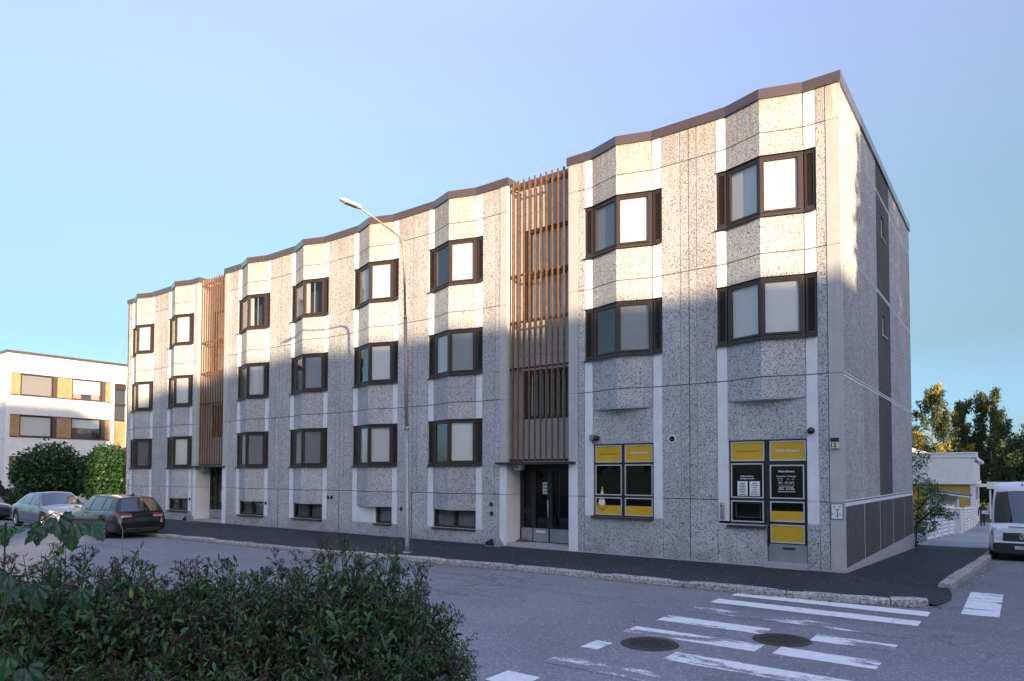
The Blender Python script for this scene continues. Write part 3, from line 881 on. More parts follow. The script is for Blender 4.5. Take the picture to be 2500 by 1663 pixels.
s_ = MB(); s_.hexa([(a - .03, -0.09, 0.87), (c - .02, -0.09, 0.87), (c - .02, 0.06, 0.87), (a - .03, 0.06, 0.87)],
                   [(a - .03, -0.09, 0.89), (c - .02, -0.09, 0.89), (c - .02, 0.06, 0.945), (a - .03, 0.06, 0.945)])
s_.build('window_sill', M['sash'], SHOPD)
hd = MB(); hd.tube([(c + .03, .04, 1.32), (c + .03, -.02, 1.32), (c + .03, -.02, .50), (c + .03, .04, .50)], .016, 8); hd.box(c - .012, c + .012, .045, .06, 1.10, 1.24); hd.build('door_handle', M['black'], SHOPD)
louvre_text('BILSKOLA / AUTOKOULU', .046, ((a + c) / 2 - .01, .063, 2.63), M['ink'], SHOPD, shear=.2)
shop_name((b + c) / 2, 2.63, .094, .060, SHOPD)
dcx = (c + b) / 2 - .02
shop_name(dcx, 2.165, .064, .062, SHOPD)
for tx, zz, sz in (('Kontoret / Toimisto', 2.055, .052), ('040 - 772 2872', 1.91, .056), ('Johan Forssell', 1.815, .056), ('0400 - 473 384', 1.765, .056), ('www.westdrivers.fi', 1.712, .048)):
    louvre_text(tx, sz, (dcx, .062, zz), M['whitevinyl'], SHOPD, off=.0006)
louvre_text('Må / Ma', .036, (dcx - .13, .062, 2.005), M['whitevinyl'], SHOPD); louvre_text('Må / To', .036, (dcx - .13, .062, 1.965), M['whitevinyl'], SHOPD); louvre_text('11 - 17', .056, (dcx + .09, .062, 1.985), M['whitevinyl'], SHOPD)
g = MB(); g.box(dcx - .19, dcx + .19, .060, .063, 1.858, 1.862); g.build('lettering_rule', M['whitevinyl'], SHOPD)
louvre_text('Följande kurser', .048, ((a + c) / 2 - .02, .062, 2.055), M['whitevinyl'], SHOPD, off=.001); louvre_text('Seuraavat kurssit', .048, ((a + c) / 2 - .02, .062, 2.00), M['whitevinyl'], SHOPD, off=.001)
for k, (x0, lines) in enumerate(((a + .19, 8), (a + .47, 6))):
    g = MB(); g.box(x0, x0 + .235, .060, .0635, 1.60, 1.94); pn = g.build('notice', M['paper'], SHOPD)
    for j in range(lines):
        z = 1.90 - j * (.30 / lines) - .01
        w = .05 + .05 * rnd.random()
        q = MB(); q.box(x0 + .1175 - w, x0 + .1175 + w, .0572, .0592, z - .007, z + .007); q.build('notice_print', M['ink'], pn)
# screen leaning in the low window
g = MB(); zf = 1.08; g.box(a + .14, c - .17, .10, .115, 1.42, 1.44); g.box(a + .12, c - .15, .10, .115, 1.09, 1.115); g.box(a + .125, a + .15, .10, .115, 1.115, 1.42); g.box(c - .185, c - .16, .10, .115, 1.115, 1.42)
g.build('display_frame', M['alu'], SHOPD)
g = MB(); g.box(-6.3, -4.2, .34, .345, .1, 3.0); g.box(-2.6, -.6, .34, .345, .1, 3.0); g.build('shop_interior', M['inside'], BUILD)
mb = MB(); mb.box(c - .06, b + .0, -.08, .14, -.1, .13); mb.build('door_step', M['plinth'], BUILD)

# ---------------------------------------------------------------- vents in the wall
def vent(x, z, r=.065):
    mb = MB(); mb.lathe([(r, .004), (r, -.02), (r * .8, -.024), (r * .78, -.006), (0.001, -.005)], 20, 'y', (x, 0, z)); v_ = mb.build('wall_vent', M['iron'], BUILD)
for x, z in ((-3.89, 2.972), (-9.604, 1.197), (-9.593, .926), (-13.405, .942), (-17.155, 1.24), (-16.961, 1.244), (-21.02, .934), (-26.81, .964)): vent(x, z)
mb = MB(); mb.lathe([(.105, .002), (.105, -.012), (.075, -.014), (.075, 0)], 24, 'y', (-3.89, 0, 2.972)); mb.build('vent_collar', M['paper'], BUILD)

# ---------------------------------------------------------------- core, roof and coping
core = [(-32.8, .40), (-26.6, .40), (-26.6, 1.2), (-23.9, 1.2), (-23.9, .40), (-9.3, .40), (-9.3, 1.2), (-6.6, 1.2), (-6.6, .40), (-.35, .40), (-.35, 11.2), (-32.8, 11.2)]
mb = MB(); mb.prism(core, -.6, 10.62); mb.build('inner_wall', M['inside'], BUILD)  # core coloured dark as the room darkness seen through the windows
for p0, p1, L in (((0, 11.4), (-33.08, 11.4), 33.08), ((-33.08, 11.4), (-33.08, 0), 11.4)):
    n = int(L // 3.4)
    for k in range(n):
        for z0, z1 in ((ZA, ZT), (ZB, ZA), (ZC, ZB), (ZD, ZC), (-.8, ZD)):
            panel(p0, p1, L * k / n, L * (k + 1) / n, z0, z1, 'agg_side', 'end_panel', .02, .02, .03, .03)
def close_bay(c): return [(c - HB, 0), (c, -BD), (c + HB, 0)]
def rec(dx): return [(-9.03 + dx, 0), (-9.03 + dx, .56), (-6.90 + dx, .56), (-6.90 + dx, 0)]
path = [(-33.08, 0)] + close_bay(B[0]) + close_bay(B[1]) + rec(-17.29)
for k in (2, 3, 4, 5): path += close_bay(B[k])
path += rec(0) + close_bay(B[6]) + close_bay(B[7]) + [(0, 0), (0, 11.4), (-33.08, 11.4)]
o_, i_ = mitre(path, -0.045, True), mitre(path, 0.26, True)
o2 = mitre(path, -0.030, True)
for k in range(len(path)):
    k2 = (k + 1) % len(path)
    q0, q1, r1, r0 = o_[k], o_[k2], i_[k2], i_[k]
    mb = MB(); mb.hexa([(*q0, ZT - .012), (*q1, ZT - .012), (*r1, ZT - .012), (*r0, ZT - .012)], [(*q0, 10.875), (*q1, 10.875), (*r1, 10.855), (*r0, 10.855)])
    mb.build('coping', M['coping'], BUILD)
mb = MB(); mb.prism(mitre(path, .2, True), 10.55, 10.70); mb.build('roof', M['roofing'], BUILD)
# ================================================================ ground, street
def sstep(a, b, x):
    t = min(1, max(0, (x - a) / (b - a))); return t * t * (3 - 2 * t)
def zg(x, y):
    """height of the pavement level: the side street falls away to the back"""
    return -0.0365 * min(max(y, 0), 60) * sstep(-34, -20, x)
def bank(x, y):
    return 0.46 * sstep(-11.75, -13.3, y) if y < -11.7 else 0.0
XS = [-900, -500, -300, -200, -140, -100] + [-80 + 2 * i for i in range(81)] + [100, 140, 200, 300, 500, 900]
YS = [-900, -500, -300, -200, -140, -90] + [-70 + 2.5 * i for i in range(22)] + [-14.5, -13.6, -13.2, -12.8, -12.4, -12, -11.6, -10] + [-7 + 3 * i for i in range(30)] + [100, 140, 200, 300, 500, 900]
YS = sorted(set(YS))
mb = MB(); mb.grid([[(x, y, zg(x, y) - 0.15 + bank(x, y)) for x in XS] for y in YS])
ground = tag(mb.build('ground', M['earth']), kind='structure')
RX = [-300, -200, -120, -80] + [-60 + 2 * i for i in range(40)] + [24, 40, 80, 200, 300]
mb = MB(); mb.grid([[(x, y, zg(x, y) - 0.12) for x in RX] for y in (-11.7, -8, -5, -3, -1.5, 0)])
mb.grid([[(x, y, zg(x, y) - 0.12) for x in (0.3, 2, 4, 6, 8, 10)] for y in [2 * i for i in range(0, 32)]])
road = tag(mb.build('road', M['road']), kind='structure')

K = [(-33.5, -4.28), (-27, -4.2), (-21, -4.1), (-15.7, -3.93), (-12.4, -3.72), (-9.9, -3.52), (-7.92, -3.37), (-5.88, -3.2), (-2.45, -3.10), (-1.16, -3.08), (0.0, -2.99), (0.63, -2.93), (1.5, -2.66), (1.88, -2.45)]
SK = [(1.9, -0.45), (2.03, 3.2), (2.13, 6.0), (2.2, 8.5), (2.25, 11), (2.28, 13.6)]
mb = MB()
outer = [(x, y, 0.0) for x, y in K[:-2]] + [(1.5, -2.66, -.03), (1.88, -2.45, -.09), (2.02, -1.6, -.113), (1.98, -0.9, -.113), (1.9, -0.45, -.07)] + [(x, y, zg(x, y)) for x, y in SK[1:]]
inner = [(min(x, -.02), 0.05, 0.0) for x, y in K[:-3]] + [(0.0, 0.02, 0.0)] * 6
inner += [(-0.05, y, zg(1, y)) for x, y in SK[1:]]
inner = inner[:len(outer)]
for i in range(len(outer) - 1):
    a_, b_, c_, d_ = outer[i], outer[i + 1], inner[i + 1], inner[i]
    if c_ == d_: mb.face([a_, b_, c_])
    else:
        n = 4
        for k in range(n):
            L = lambda p, q, t: tuple(p[j] + (q[j] - p[j]) * t for j in range(3))
            mb.face([L(a_, d_, k / n), L(b_, c_, k / n), L(b_, c_, (k + 1) / n), L(a_, d_, (k + 1) / n)])
pavement = tag(mb.build('pavement', M['pave'], merge=True), kind='structure')
mb = MB(); mb.grid([[(x, y, zg(1, y) + .004) for x in (-1.4, 0.5, 2.3)] for y in (13.6, 16, 20, 26, 34, 44, 60)])
mb.grid([[(x, y, -.005) for x in (-80, -60, -46, -33.6)] for y in (-4.28, -3, -1.3)])
tag(mb.build('path', M['path']), kind='structure')

# kerb stones
kerb = tag(empty('kerb'), kind='structure')
def kerb_run(pts, step, w, up, rr, lean=0.0):
    # walk the polyline and lay stones
    segs = []; tot = 0
    for p, q in zip(pts[:-1], pts[1:]):
        L = math.hypot(q[0] - p[0], q[1] - p[1]); segs.append((p, q, L, tot)); tot += L
    def at(s):
        for p, q, L, t0 in segs:
            if s <= t0 + L + 1e-6:
                t = (s - t0) / L; return (p[0] + (q[0] - p[0]) * t, p[1] + (q[1] - p[1]) * t), ((q[0] - p[0]) / L, (q[1] - p[1]) / L)
        p, q, L, t0 = segs[-1]; return q, ((q[0] - p[0]) / L, (q[1] - p[1]) / L)
    s = 0
    while s < tot - .05:
        l = min(step * (0.8 + 0.4 * rr.random()), tot - s)
        mb = MB()
        n = 5
        rows = []
        j0 = rr.uniform(-.012, .012); jz = rr.uniform(-.012, .012)
        for i in range(n + 1):
            t = .008 + (l - .016) * i / n
            (x, y), (dx, dy) = at(s + t)
            nx, ny = dy, -dx                              # towards the road
            f = 0.0 if 0 < i < n else -.012
            z = zg(x, y) + up + jz + rr.uniform(-.006, .006)
            e0 = j0 + rr.uniform(-.008, .008)
            prof = [(-.03, -.9), (-.02 + e0, z - .035 - zg(x, y) * 0 + f), (0.018 + e0, z + f), (w - .03, z + rr.uniform(-.004, .004) + f), (w, z - .03), (w, -.9)]
            row = []
            for d, h in prof:
                row.append((x + nx * (.02 - d), y + ny * (.02 - d), h if h > -.15 + zg(x, y) else zg(x, y) - .22))
            rows.append(row)
        mb.grid(rows, smooth=False)
        for r_ in (rows[0], rows[-1]): mb.face(r_)
        mb.build('kerb_stone', M['granite'], kerb, fix=True)
        s += l
kr = random.Random(3)
kerb_run(K[:-1] + [(1.75, -2.52)], 1.9, .135, .006, kr)
kerb_run([(x + .0, y) for x, y in SK], 1.05, .20, .035, kr)

# crosswalk stripes
WEAR = {}
def paint_m(w):
    if w not in WEAR: WEAR[w] = paint('worn_road_paint', w)
    return WEAR[w]
zs = -0.116
def stripe(x0, x1, y0, y1, w, n=16, skew=0.0):
    mb = MB()
    rr = random.Random(int(abs(y0) * 100 + abs(x0) * 10))
    xs = [x0 + (x1 - x0) * i / n for i in range(n + 1)]
    lo = [(x + rr.uniform(-.004, .004), y0 + skew * (x - x0) + rr.uniform(-.012, .012), zs) for x in xs]
    hi = [(x + .0, y1 + skew * (x - x0) + rr.uniform(-.012, .012), zs) for x in xs]
    mb.grid([lo, hi], smooth=False)
    mb.build('crosswalk_stripe', paint_m(w), road)
for y, x0, x1, w in ((-3.48, -1.25, 1.84, .34), (-4.37, -1.31, 1.80, .36), (-5.33, -1.36, 1.77, .545), (-6.27, -1.42, .15, .43), (-6.24, .75, 1.73, .46), (-7.27, -1.47, .35, .45), (-7.24, .55, 1.70, .43), (-8.37, -1.51, -1.26, .44), (-8.30, -.42, 1.64, .43), (-9.25, -1.5, 1.6, .535), (-10.2, -1.6, -1.15, .42)):
    stripe(x0, x1, y, y + .42, w)
stripe(2.24, 2.74, -2.92, -.36, .40)
stripe(3.25, 3.75, -2.95, -.36, .42); stripe(4.3, 4.8, -2.95, -.36, .42)

# manhole covers
def manhole(x, y, rot, label):
    t = tag(empty('manhole_cover', (x, y, zs - .002), rot), label, 'manhole', 'manhole covers in the crosswalk')
    mb = MB(); mb.lathe([(.375, 0), (.37, .006), (.30, .008), (.295, .001)], 40); mb.build('ring', M['iron'], t)
    mb = MB(); mb.lathe([(.293, .002), (.285, .006), (.001, .006)], 40); 
    for i in range(-7, 8):
        for j in range(-7, 8):
            if math.hypot(i, j) * .036 < .262 and (i + j) % 2 == 0:
                mb.box(i * .036 - .014, i * .036 + .014, j * .036 - .009, j * .036 + .009, .0055, .011)
    mb.build('lid', M['iron'], t)
manhole(-.86, -7.70, .3, 'dark iron manhole cover near the bush, with a broad plain rim')
manhole(.45, -6.44, .7, 'dark iron manhole cover between the worn stripes, nearest the shop door')

# ---------------------------------------------------------------- street lamp
LX, LY = -10.09, -2.98
lamp = tag(empty('street_lamp', (LX, LY, 0)), 'tall grey street lamp with curved arm, standing on the pavement before the block', 'street lamp')
mb = MB(); mb.tube([(0, 0, -.1), (0, 0, .25), (0, -.05, 3.28)], [.068, .066, .062], 16); mb.tube([(0, -.05, 3.27), (0, -.052, 3.36)], [.072, .052], 16); mb.build('lower_pole', M['steel'], lamp)
M['pole2'] = simple('weathered_pole', (0.34, 0.30, 0.26), .55, .3, .15, 3)
mb = MB(); mb.tube([(0, -.052, 3.3), (0, -.13, 6.24)], [.050, .046], 14); mb.tube([(0, -.13, 6.24), (0, -.135, 6.34)], [.050, .034], 14)
mb.tube([(0, -.135, 6.3), (0, -.20, 8.02), (0, -.225, 8.16), (0, -.27, 8.28), (0, -.36, 8.38), (0, -.50, 8.44), (0, -1.10, 8.585), (0, -1.74, 8.735)], [.032, .030, .030, .030, .029, .028, .026, .025], 12); mb.build('upper_pole', M['pole2'], lamp)
mb = MB()
hd = []
for t, w, z0, z1 in ((0, .035, -.025, .03), (.06, .06, -.03, .04), (.22, .095, -.03, .045), (.45, .10, -.022, .035), (.60, .075, -.015, .02), (.66, .04, -.01, .01)):
    y = -1.68 - t; z = 8.74 + t * .03
    hd.append([(-w, y, z + z0), (-w, y, z + z0 + .02), (-w * .8, y, z + z1), (w * .8, y, z + z1), (w, y, z + z0 + .02), (w, y, z + z0), (-w, y, z + z0)])
mb.grid(hd); mb.face(hd[0][:-1]); mb.face(hd[-1][:-1]); mb.build('lamp_head', simple('pale_lamp_housing', (.62, .62, .62), .4), lamp, fix=True)
mb = MB(); mb.box(-.07, .07, -2.20, -1.84, 8.706, 8.716); mb.build('lens', simple('lamp_lens', (.45, .45, .42), .2), lamp)
mb = MB(); mb.lathe([(.12, 0), (.12, .025), (.075, .03)], 18, 'z', (0, 0, .002)); mb.build('base_flange', M['steel'], lamp)

# ---------------------------------------------------------------- things fixed to the block
t = tag(empty('house_number_sign', (-.16, 0, 2.66)), 'lit house number sign 12 with black hood on the corner column', 'sign')
mb = MB(); mb.box(-.085, .085, -.11, -.004, 0, .135); mb.build('lamp_box', M['signcream'], t)
mb = MB(); mb.box(-.075, .075, -.10, -.004, .137, .225); mb.build('hood', M['black'], t)
louvre_text('12', .135, (-.02, -.112, .066), M['ink'], t, off=.003)
t = tag(empty('utility_sign', (-.14, 0, 1.134)), 'white valve marker plate with blue border reading E V 6.1 5', 'sign')
mb = MB(); mb.box(-.125, .125, -.012, -.002, 0, .342); mb.build('plate', M['blueprint'], t)
mb = MB(); mb.box(-.110, .110, -.016, -.011, .015, .327); mb.build('sign_face', M['paper'], t)
louvre_text('E', .085, (-.05, -.018, .275), M['ink'], t); louvre_text('V', .085, (.055, -.018, .275), M['ink'], t)
louvre_text('6.1', .07, (-.068, -.018, .115), M['ink'], t); louvre_text('5', .08, (.055, -.018, .115), M['ink'], t)
mb = MB(); mb.box(-.045, .06, -.019, -.0165, .212, .222); mb.box(-.001, .015, -.019, -.0165, .075, .212); mb.lathe([(.018, -.0165), (.018, -.019), (.001, -.019)], 14, 'y', (.007, 0, .07)); mb.build('symbol', M['ink'], t)
t = tag(empty('utility_sign', (-32.72, 0, 1.83)), 'small white marker plate with figure 4 at the far end of the block', 'sign')
mb = MB(); mb.box(-.15, .15, -.012, -.002, 0, .22); mb.build('plate', M['paper'], t); louvre_text('4', .13, (.03, -.014, .09), M['ink'], t)
mb = MB(); mb.box(-.02, .02, -.03, -.002, -.35, -.06); mb.build('conduit', M['steel'], t)
t = tag(empty('stair_letter_sign', (-8.70, .12, 2.215)), 'small cream box sign with black letter B under the entrance canopy', 'sign')
mb = MB(); mb.box(-.13, .13, -.03, .12, 0, .155); mb.build('lamp_box', M['signcream'], t); louvre_text('B', .14, (-.05, -.032, .077), M['ink'], t, off=.003)
mb = MB(); mb.box(-.02, .02, .02, .06, .15, .172); mb.build('bracket', M['black'], t)
t = tag(empty('stair_letter_sign', (-25.99, .12, 2.215)), 'small cream box sign under the canopy of the farther entrance', 'sign')
mb = MB(); mb.box(-.13, .13, -.03, .12, 0, .155); mb.build('lamp_box', M['signcream'], t); louvre_text('A', .14, (-.05, -.032, .077), M['ink'], t, off=.003)
mb = MB(); mb.box(-.02, .02, .02, .06, .15, .172); mb.build('bracket', M['black'], t)
t = tag(empty('wall_lamp', (-6.05, 0, 3.0)), 'grey wall spotlight with junction box above the shop window', 'wall lamp')
mb = MB(); mb.box(-.15, -.03, -.10, -.002, .0, .15); mb.build('junction_box', M['kick'], t)
mb = MB(); mb.lathe([(.001, -.22), (.05, -.21), (.075, -.16), (.07, -.06), (.03, -.03), (.03, -.001)], 18, 'y', (.08, 0, .05)); mb.build('lamp_head', M['black'], t)
mb = MB(); mb.tube([(-.09, -.05, .0), (-.07, -.06, -.06), (0, -.05, -.08), (.07, -.04, -.03)], .008, 6); mb.build('cable', M['black'], t)
t = tag(empty('wall_lamp', (-.62, 0, 3.0)), 'small dark ball-shaped lamp on the white strip right of the shop door', 'wall lamp')
mb = MB(); mb.lathe([(.001, -.21), (.05, -.20), (.078, -.145), (.072, -.08), (.03, -.05), (.028, -.001)], 18, 'y', (0, 0, .05)); mb.build('lamp_head', M['black'], t)
mb = MB(); mb.box(-.10, -.05, -.04, -.002, .02, .08); mb.build('bracket', M['black'], t)
t = tag(empty('ash_tube', (-2.625, 0, 1.04)), 'slim grey cigarette bin fixed to the white strip beside the shop door', 'bin')
mb = MB(); mb.lathe([(.001, 0), (.04, .004), (.042, .01), (.042, .24)], 16, 'z', (0, -.05, 0)); mb.lathe([(.048, .24), (.048, .39), (.04, .40), (.001, .40)], 16, 'z', (0, -.05, 0)); mb.build('tube', M['kick'], t)
mb = MB(); mb.box(-.02, .02, -.101, -.097, .30, .34); mb.build('slot', M['black'], t)

M['brush'] = simple('bristle', (.02, .02, .02), .9, bmp=.8, bscale=300)
def scraper(x, label):
    t = tag(empty('boot_scraper', (x, -.22, 0)), label, 'boot scraper', 'boot brushes beside the entrances')
    mb = MB(); mb.box(-.28, .24, -.16, .16, 0, .02); mb.build('plate', M['steel'], t)
    mb = MB()
    mb.hexa([(-.22, -.14, .02), (.06, -.14, .02), (.06, .14, .02), (-.22, .14, .02)], [(-.30, -.14, .10), (-.02, -.14, .23), (-.02, .14, .23), (-.30, .14, .10)]); mb.build('brush', M['brush'], t)
    mb = MB(); mb.hexa([(.06, -.14, .021), (.20, -.14, .021), (.20, .14, .021), (.06, .14, .021)], [(.00, -.14, .22), (.04, -.14, .24), (.04, .14, .24), (.00, .14, .22)]); mb.build('scraper_blade', M['steel'], t)
scraper(-9.27, 'black boot brush on the pavement left of the door with the B sign')
scraper(-26.45, 'black boot brush on the pavement beside the farther entrance')
# ================================================================ neighbouring buildings
M['render_white'] = concrete('white_render', (0.80, 0.79, 0.77), 0.05, top_stain=0.0)
M['siding'] = simple('oiled_pine_siding', (0.40, 0.25, 0.13), .55, 0, .2, 5)
M['white_paint'] = simple('white_painted_wood', (0.74, 0.74, 0.74), .55, 0, .05, 4)
M['yellow_paint'] = simple('ochre_painted_boards', (0.46, 0.31, 0.06), .6, 0, .08, 4)
M['greyroof'] = simple('dark_roof_sheet', (0.07, 0.07, 0.075), .6)
M['pink'] = curtain_mat('pink_curtain', (.62, .36, .32))
M['brown_curtain'] = curtain_mat('brown_curtain', (.20, .13, .09))

WB = tag(empty('white_apartment_block', (-50.85, .23, 0)), 'white rendered apartment block with bands of wooden siding behind the round shrubs', 'building')
def wseg(mb, t0, t1, d0, d1, z0, z1): mb.seg((0, 0), (0, 30), t0, t1, d0, d1, z0, z1)
# wall pieces around the window bands
bands = [(7.32, 8.87), (4.53, 6.07), (1.70, 3.26)]
def wpart(name, mat, t0, t1, d0, d1, z0, z1, par=None):
    mb = MB(); wseg(mb, t0, t1, d0, d1, z0, z1); return mb.build(name, M[mat], par or WB)
wpart('wall', 'render_white', 0, .25, 0, .25, -.1, 10.15)
wpart('wall', 'render_white', 6.5, 6.75, 0, .25, -.1, 10.15); wpart('wall', 'render_white', 7.6, 24, 0, .25, -.1, 10.15)
zz = [-.1] + [z for b_ in reversed(bands) for z in b_] + [10.15]
for k in range(0, len(zz), 2): wpart('wall', 'render_white', .25, 6.5, 0.001, .25, zz[k], zz[k + 1])
for k in (0, -2): wpart('wall', 'render_white', 6.75, 7.6, .002, .25, *((-.1, 1.2) if k == 0 else (8.82, 10.15)))
for bi, (z0, z1) in enumerate(bands):
    y = .25
    def planks(a, b, n):
        for i in range(n):
            wpart('plank', 'siding', a + (b - a) * i / n + .006, a + (b - a) * (i + 1) / n - .006, .05, .09, z0 + .09, z1 - .03)
        wpart('plank_backing', 'seal', a, b, .092, .11, z0, z1)
    planks(.25, .82, 4); planks(3.02, 3.94, 6); planks(6.15, 6.5, 2)
    wpart('trim', 'coping', .25, 6.5, -.03, .06, z0, z0 + .085); wpart('trim', 'coping', .25, 6.5, .0, .06, z1 - .03, z1)
    for a, b in ((.82, 2.74), (3.94, 5.87)):
        mb = MB(); wseg(mb, a, b, .10, .17, z0 + .085, z0 + .14); wseg(mb, a, b, .10, .17, z1 - .09, z1 - .03); wseg(mb, a, a + .06, .10, .17, z0 + .14, z1 - .09); wseg(mb, b - .06, b, .10, .17, z0 + .14, z1 - .09)
        w = mb.build('window', M['frame'], WB)
        mb = MB(); wseg(mb, a + .055, b - .055, .13, .136, z0 + .135, z1 - .085); mb.build('pane', M['glass'], w)
        first = a < 1
        if first and bi < 2:
            mb = MB(); wseg(mb, a + .05, b - .05, .19, .20, z0 + .1, z1 - .12); mb.build('blind', M['blind' if bi == 1 else 'blind_open'], w)
        else:
            h = {0: .62, 1: .40, 2: .42}[bi]
            mb = MB(); wseg(mb, a + .05, b - .05, .19, .20, z1 - .1 - (z1 - z0) * h, z1 - .08); mb.build('blind', M['blind'], w)
            if bi == 0:
                for c0, c1 in ((a + .07, a + .65), (b - .62, b - .07)):
                    mb = MB(); wseg(mb, c0, c1, .21, .22, z0 + .1, z1 - .9); mb.build('curtain', M['pink'], w)
            else:
                mb = MB(); wseg(mb, a + .07, b - .5, .23, .24, z0 + .1, z1 - .5); mb.build('curtain', M['brown_curtain'], w)
        wpart('board', 'coping', b + .02, b + .27, .03, .08, z0 + .09, z1 - .03)
# stair glazing
mb = MB(); wseg(mb, 6.75, 7.6, .08, .14, 8.40, 8.82); wseg(mb, 6.75, 7.6, .08, .14, 7.2, 7.34); wseg(mb, 6.75, 7.6, .08, .14, 6.0, 6.1); wseg(mb, 6.75, 6.8, .08, .14, 6.1, 7.2); wseg(mb, 6.75, 6.8, .08, .14, 7.34, 8.4)
w = mb.build('stair_window', M['frame'], WB)
for z0, z1 in ((6.1, 7.2), (7.34, 8.4)):
    mb = MB(); wseg(mb, 6.8, 7.6, .11, .116, z0, z1); mb.build('pane', M['glass'], w)
for i in range(6): wpart('plank', 'siding', 6.76 + .14 * i, 6.76 + .14 * (i + 1) - .012, .05, .09, 1.2, 6.0)
# front leg facing the street and the roof edge
mb = MB(); mb.seg((-26, 0), (-.001, 0), 0, 25.99, .001, .25, -.1, 10.15); mb.build('wall', M['render_white'], WB)
for z in (1.5, 4.35, 6.75):
    mb = MB(); mb.seg((-26, 0), (.004, 0), 0, 26.0, -.004, .01, z - .008, z + .008); mb.build('joint', M['kick'], WB)
mb = MB(); mb.box(-25.7, -.40, .32, 23.7, -.1, 10.1); mb.build('inner_wall', M['inside'], WB)
for q in ([(-26.05, -.05), (.05, -.05), (.05, .3), (-26.05, .3)], [(-.3, .3), (.05, .3), (.05, 24.05), (-.3, 24.05)]):
    mb = MB(); mb.prism(q, 10.145, 10.33); mb.build('coping', M['coping'], WB)
mb = MB(); mb.box(-25.9, -.2, .2, 23.9, 10.1, 10.2); mb.build('roof', M['roofing'], WB)

# ---------------------------------------------------------------- white and ochre house down the side street
HY = 44.0
HS = tag(empty('timber_house', (0.285, HY, zg(1, HY))), 'two-storey timber house, white boarded above and ochre below, past the fence', 'building')
zb = zg(1, HY)
def hp(name, mat, x0, x1, y0, y1, z0, z1, par=None):
    mb = MB(); mb.box(x0, x1, y0, y1, z0 - zb, z1 - zb); return mb.build(name, M[mat], par or HS)
hp('inner_wall', 'white_paint', -9, -.25, .2, 9.8, zb - .2, 3.4)
x = -6.0; k = 0
while x < -.02:                                          # upright boards of the upper storey, front
    hp('siding_board', 'white_paint', x, min(x + .138, -.002), -.10 - (.012 if k % 2 else 0), .0, 1.75, 3.42); x += .14; k += 1
y = .0
while y < 6.8:
    hp('siding_board', 'white_paint', -.10, 0.0 + (.012 if k % 2 else 0), y, y + .29, 1.75, 3.05); y += .3; k += 1
z = zb
while z < 1.42:                                          # level boards of the lower storey
    hp('siding_board', 'yellow_paint', -6.0, -.28, .10, .18, z, min(z + .135, 1.44)); z += .14
hp('trim', 'white_paint', -6.0, .06, -.20, .15, 1.46, 1.74); hp('trim', 'white_paint', -.1, .08, .16, 7.5, 1.46, 1.70)
hp('fascia', 'white_paint', -6.0, -.02, -.16, .1, 3.425, 3.70); hp('fascia', 'white_paint', -6.05, .0, -.22, .1, 3.705, 3.81); hp('fascia', 'white_paint', -.019, .20, -.18, .12, 3.40, 3.80)
mb = MB()
mb.hexa([(-.2, .13, 3.28 - zb), (.12, .13, 3.28 - zb), (.22, 9, 3.05 - zb), (-.2, 9, 3.05 - zb)], [(-.2, .13, 3.5 - zb), (.12, .13, 3.5 - zb), (.22, 9, 3.25 - zb), (-.2, 9, 3.25 - zb)]); mb.build('roof_edge', M['white_paint'], HS)
hp('corner_board', 'white_paint', -.30, -.12, .05, .2, zb, 1.45); hp('corner_board', 'white_paint', -.16, -.02, .24, .6, zb, 1.45)
hp('wall', 'white_paint', -.20, -.10, .62, 8, zb, 1.45)
for y0 in (1.2, 4.0):
    w = hp('window', 'white_paint', -.098, -.04, y0, y0 + 1.2, .2, 1.2); hp('pane', 'glass', -.04, -.03, y0 + .1, y0 + 1.1, .3, 1.1, w)
hp('balcony', 'white_paint', -.1, .5, 2.0, 6.0, 1.25, 1.44)
hp('roof', 'greyroof', -9, .0, .1, 9.8, 3.40, 3.46)
# gable block behind its left end
G2 = tag(empty('timber_house', (-2.6, 52, zg(1, 52))), 'white gable end of a house peeping over the flat parapet behind the birch', 'building')
mb = MB(); 
for k in range(14):
    x0 = -5 + .36 * k; zt = 5.05 - .40 * (x0 + 2.4 + 2.6) * .38 + .0
    mb2 = MB(); zt0 = 5.30 + 1.9 - .37 * (x0 + 5); mb2.box(x0, x0 + .35, 0, .1, 0, zt0); mb2.build('siding_board', M['white_paint'], G2)
mb = MB(); mb.hexa([(-5.4, -.3, 7.3), (.4, -.3, 5.15), (.4, 4, 5.15), (-5.4, 4, 7.3)], [(-5.4, -.3, 7.65), (.4, -.3, 5.5), (.4, 4, 5.5), (-5.4, 4, 7.65)]); mb.build('roof', M['white_paint'], G2)

# lean-to with dark roof in front of the house
LT = tag(empty('lean_to', (0, 36, zg(1, 36))), 'small open lean-to with dark sloping roof in front of the ochre wall', 'shed')
zl = zg(1, 36)
mb = MB(); mb.hexa([(-2.2, -.5, 1.12 - zl), (.40, -.5, .76 - zl), (.40, 2.2, .80 - zl), (-2.2, 2.2, 1.16 - zl)], [(-2.2, -.5, 1.27 - zl), (.40, -.5, .82 - zl), (.40, 2.2, .86 - zl), (-2.2, 2.2, 1.31 - zl)]); mb.build('roof', M['greyroof'], LT)
mb = MB(); mb.hexa([(-2.2, -.56, 1.06 - zl), (.42, -.56, .70 - zl), (.42, -.505, .70 - zl), (-2.2, -.505, 1.06 - zl)], [(-2.2, -.56, 1.15 - zl), (.42, -.56, .78 - zl), (.42, -.505, .78 - zl), (-2.2, -.505, 1.15 - zl)]); mb.build('fascia', M['white_paint'], LT)
for x in (-1.9, -.30):
    mb = MB(); mb.box(x, x + .12, -.35, -.23, 0, .80 - zl + (.25 if x < -1 else .05)); mb.build('post', M['white_paint'], LT)
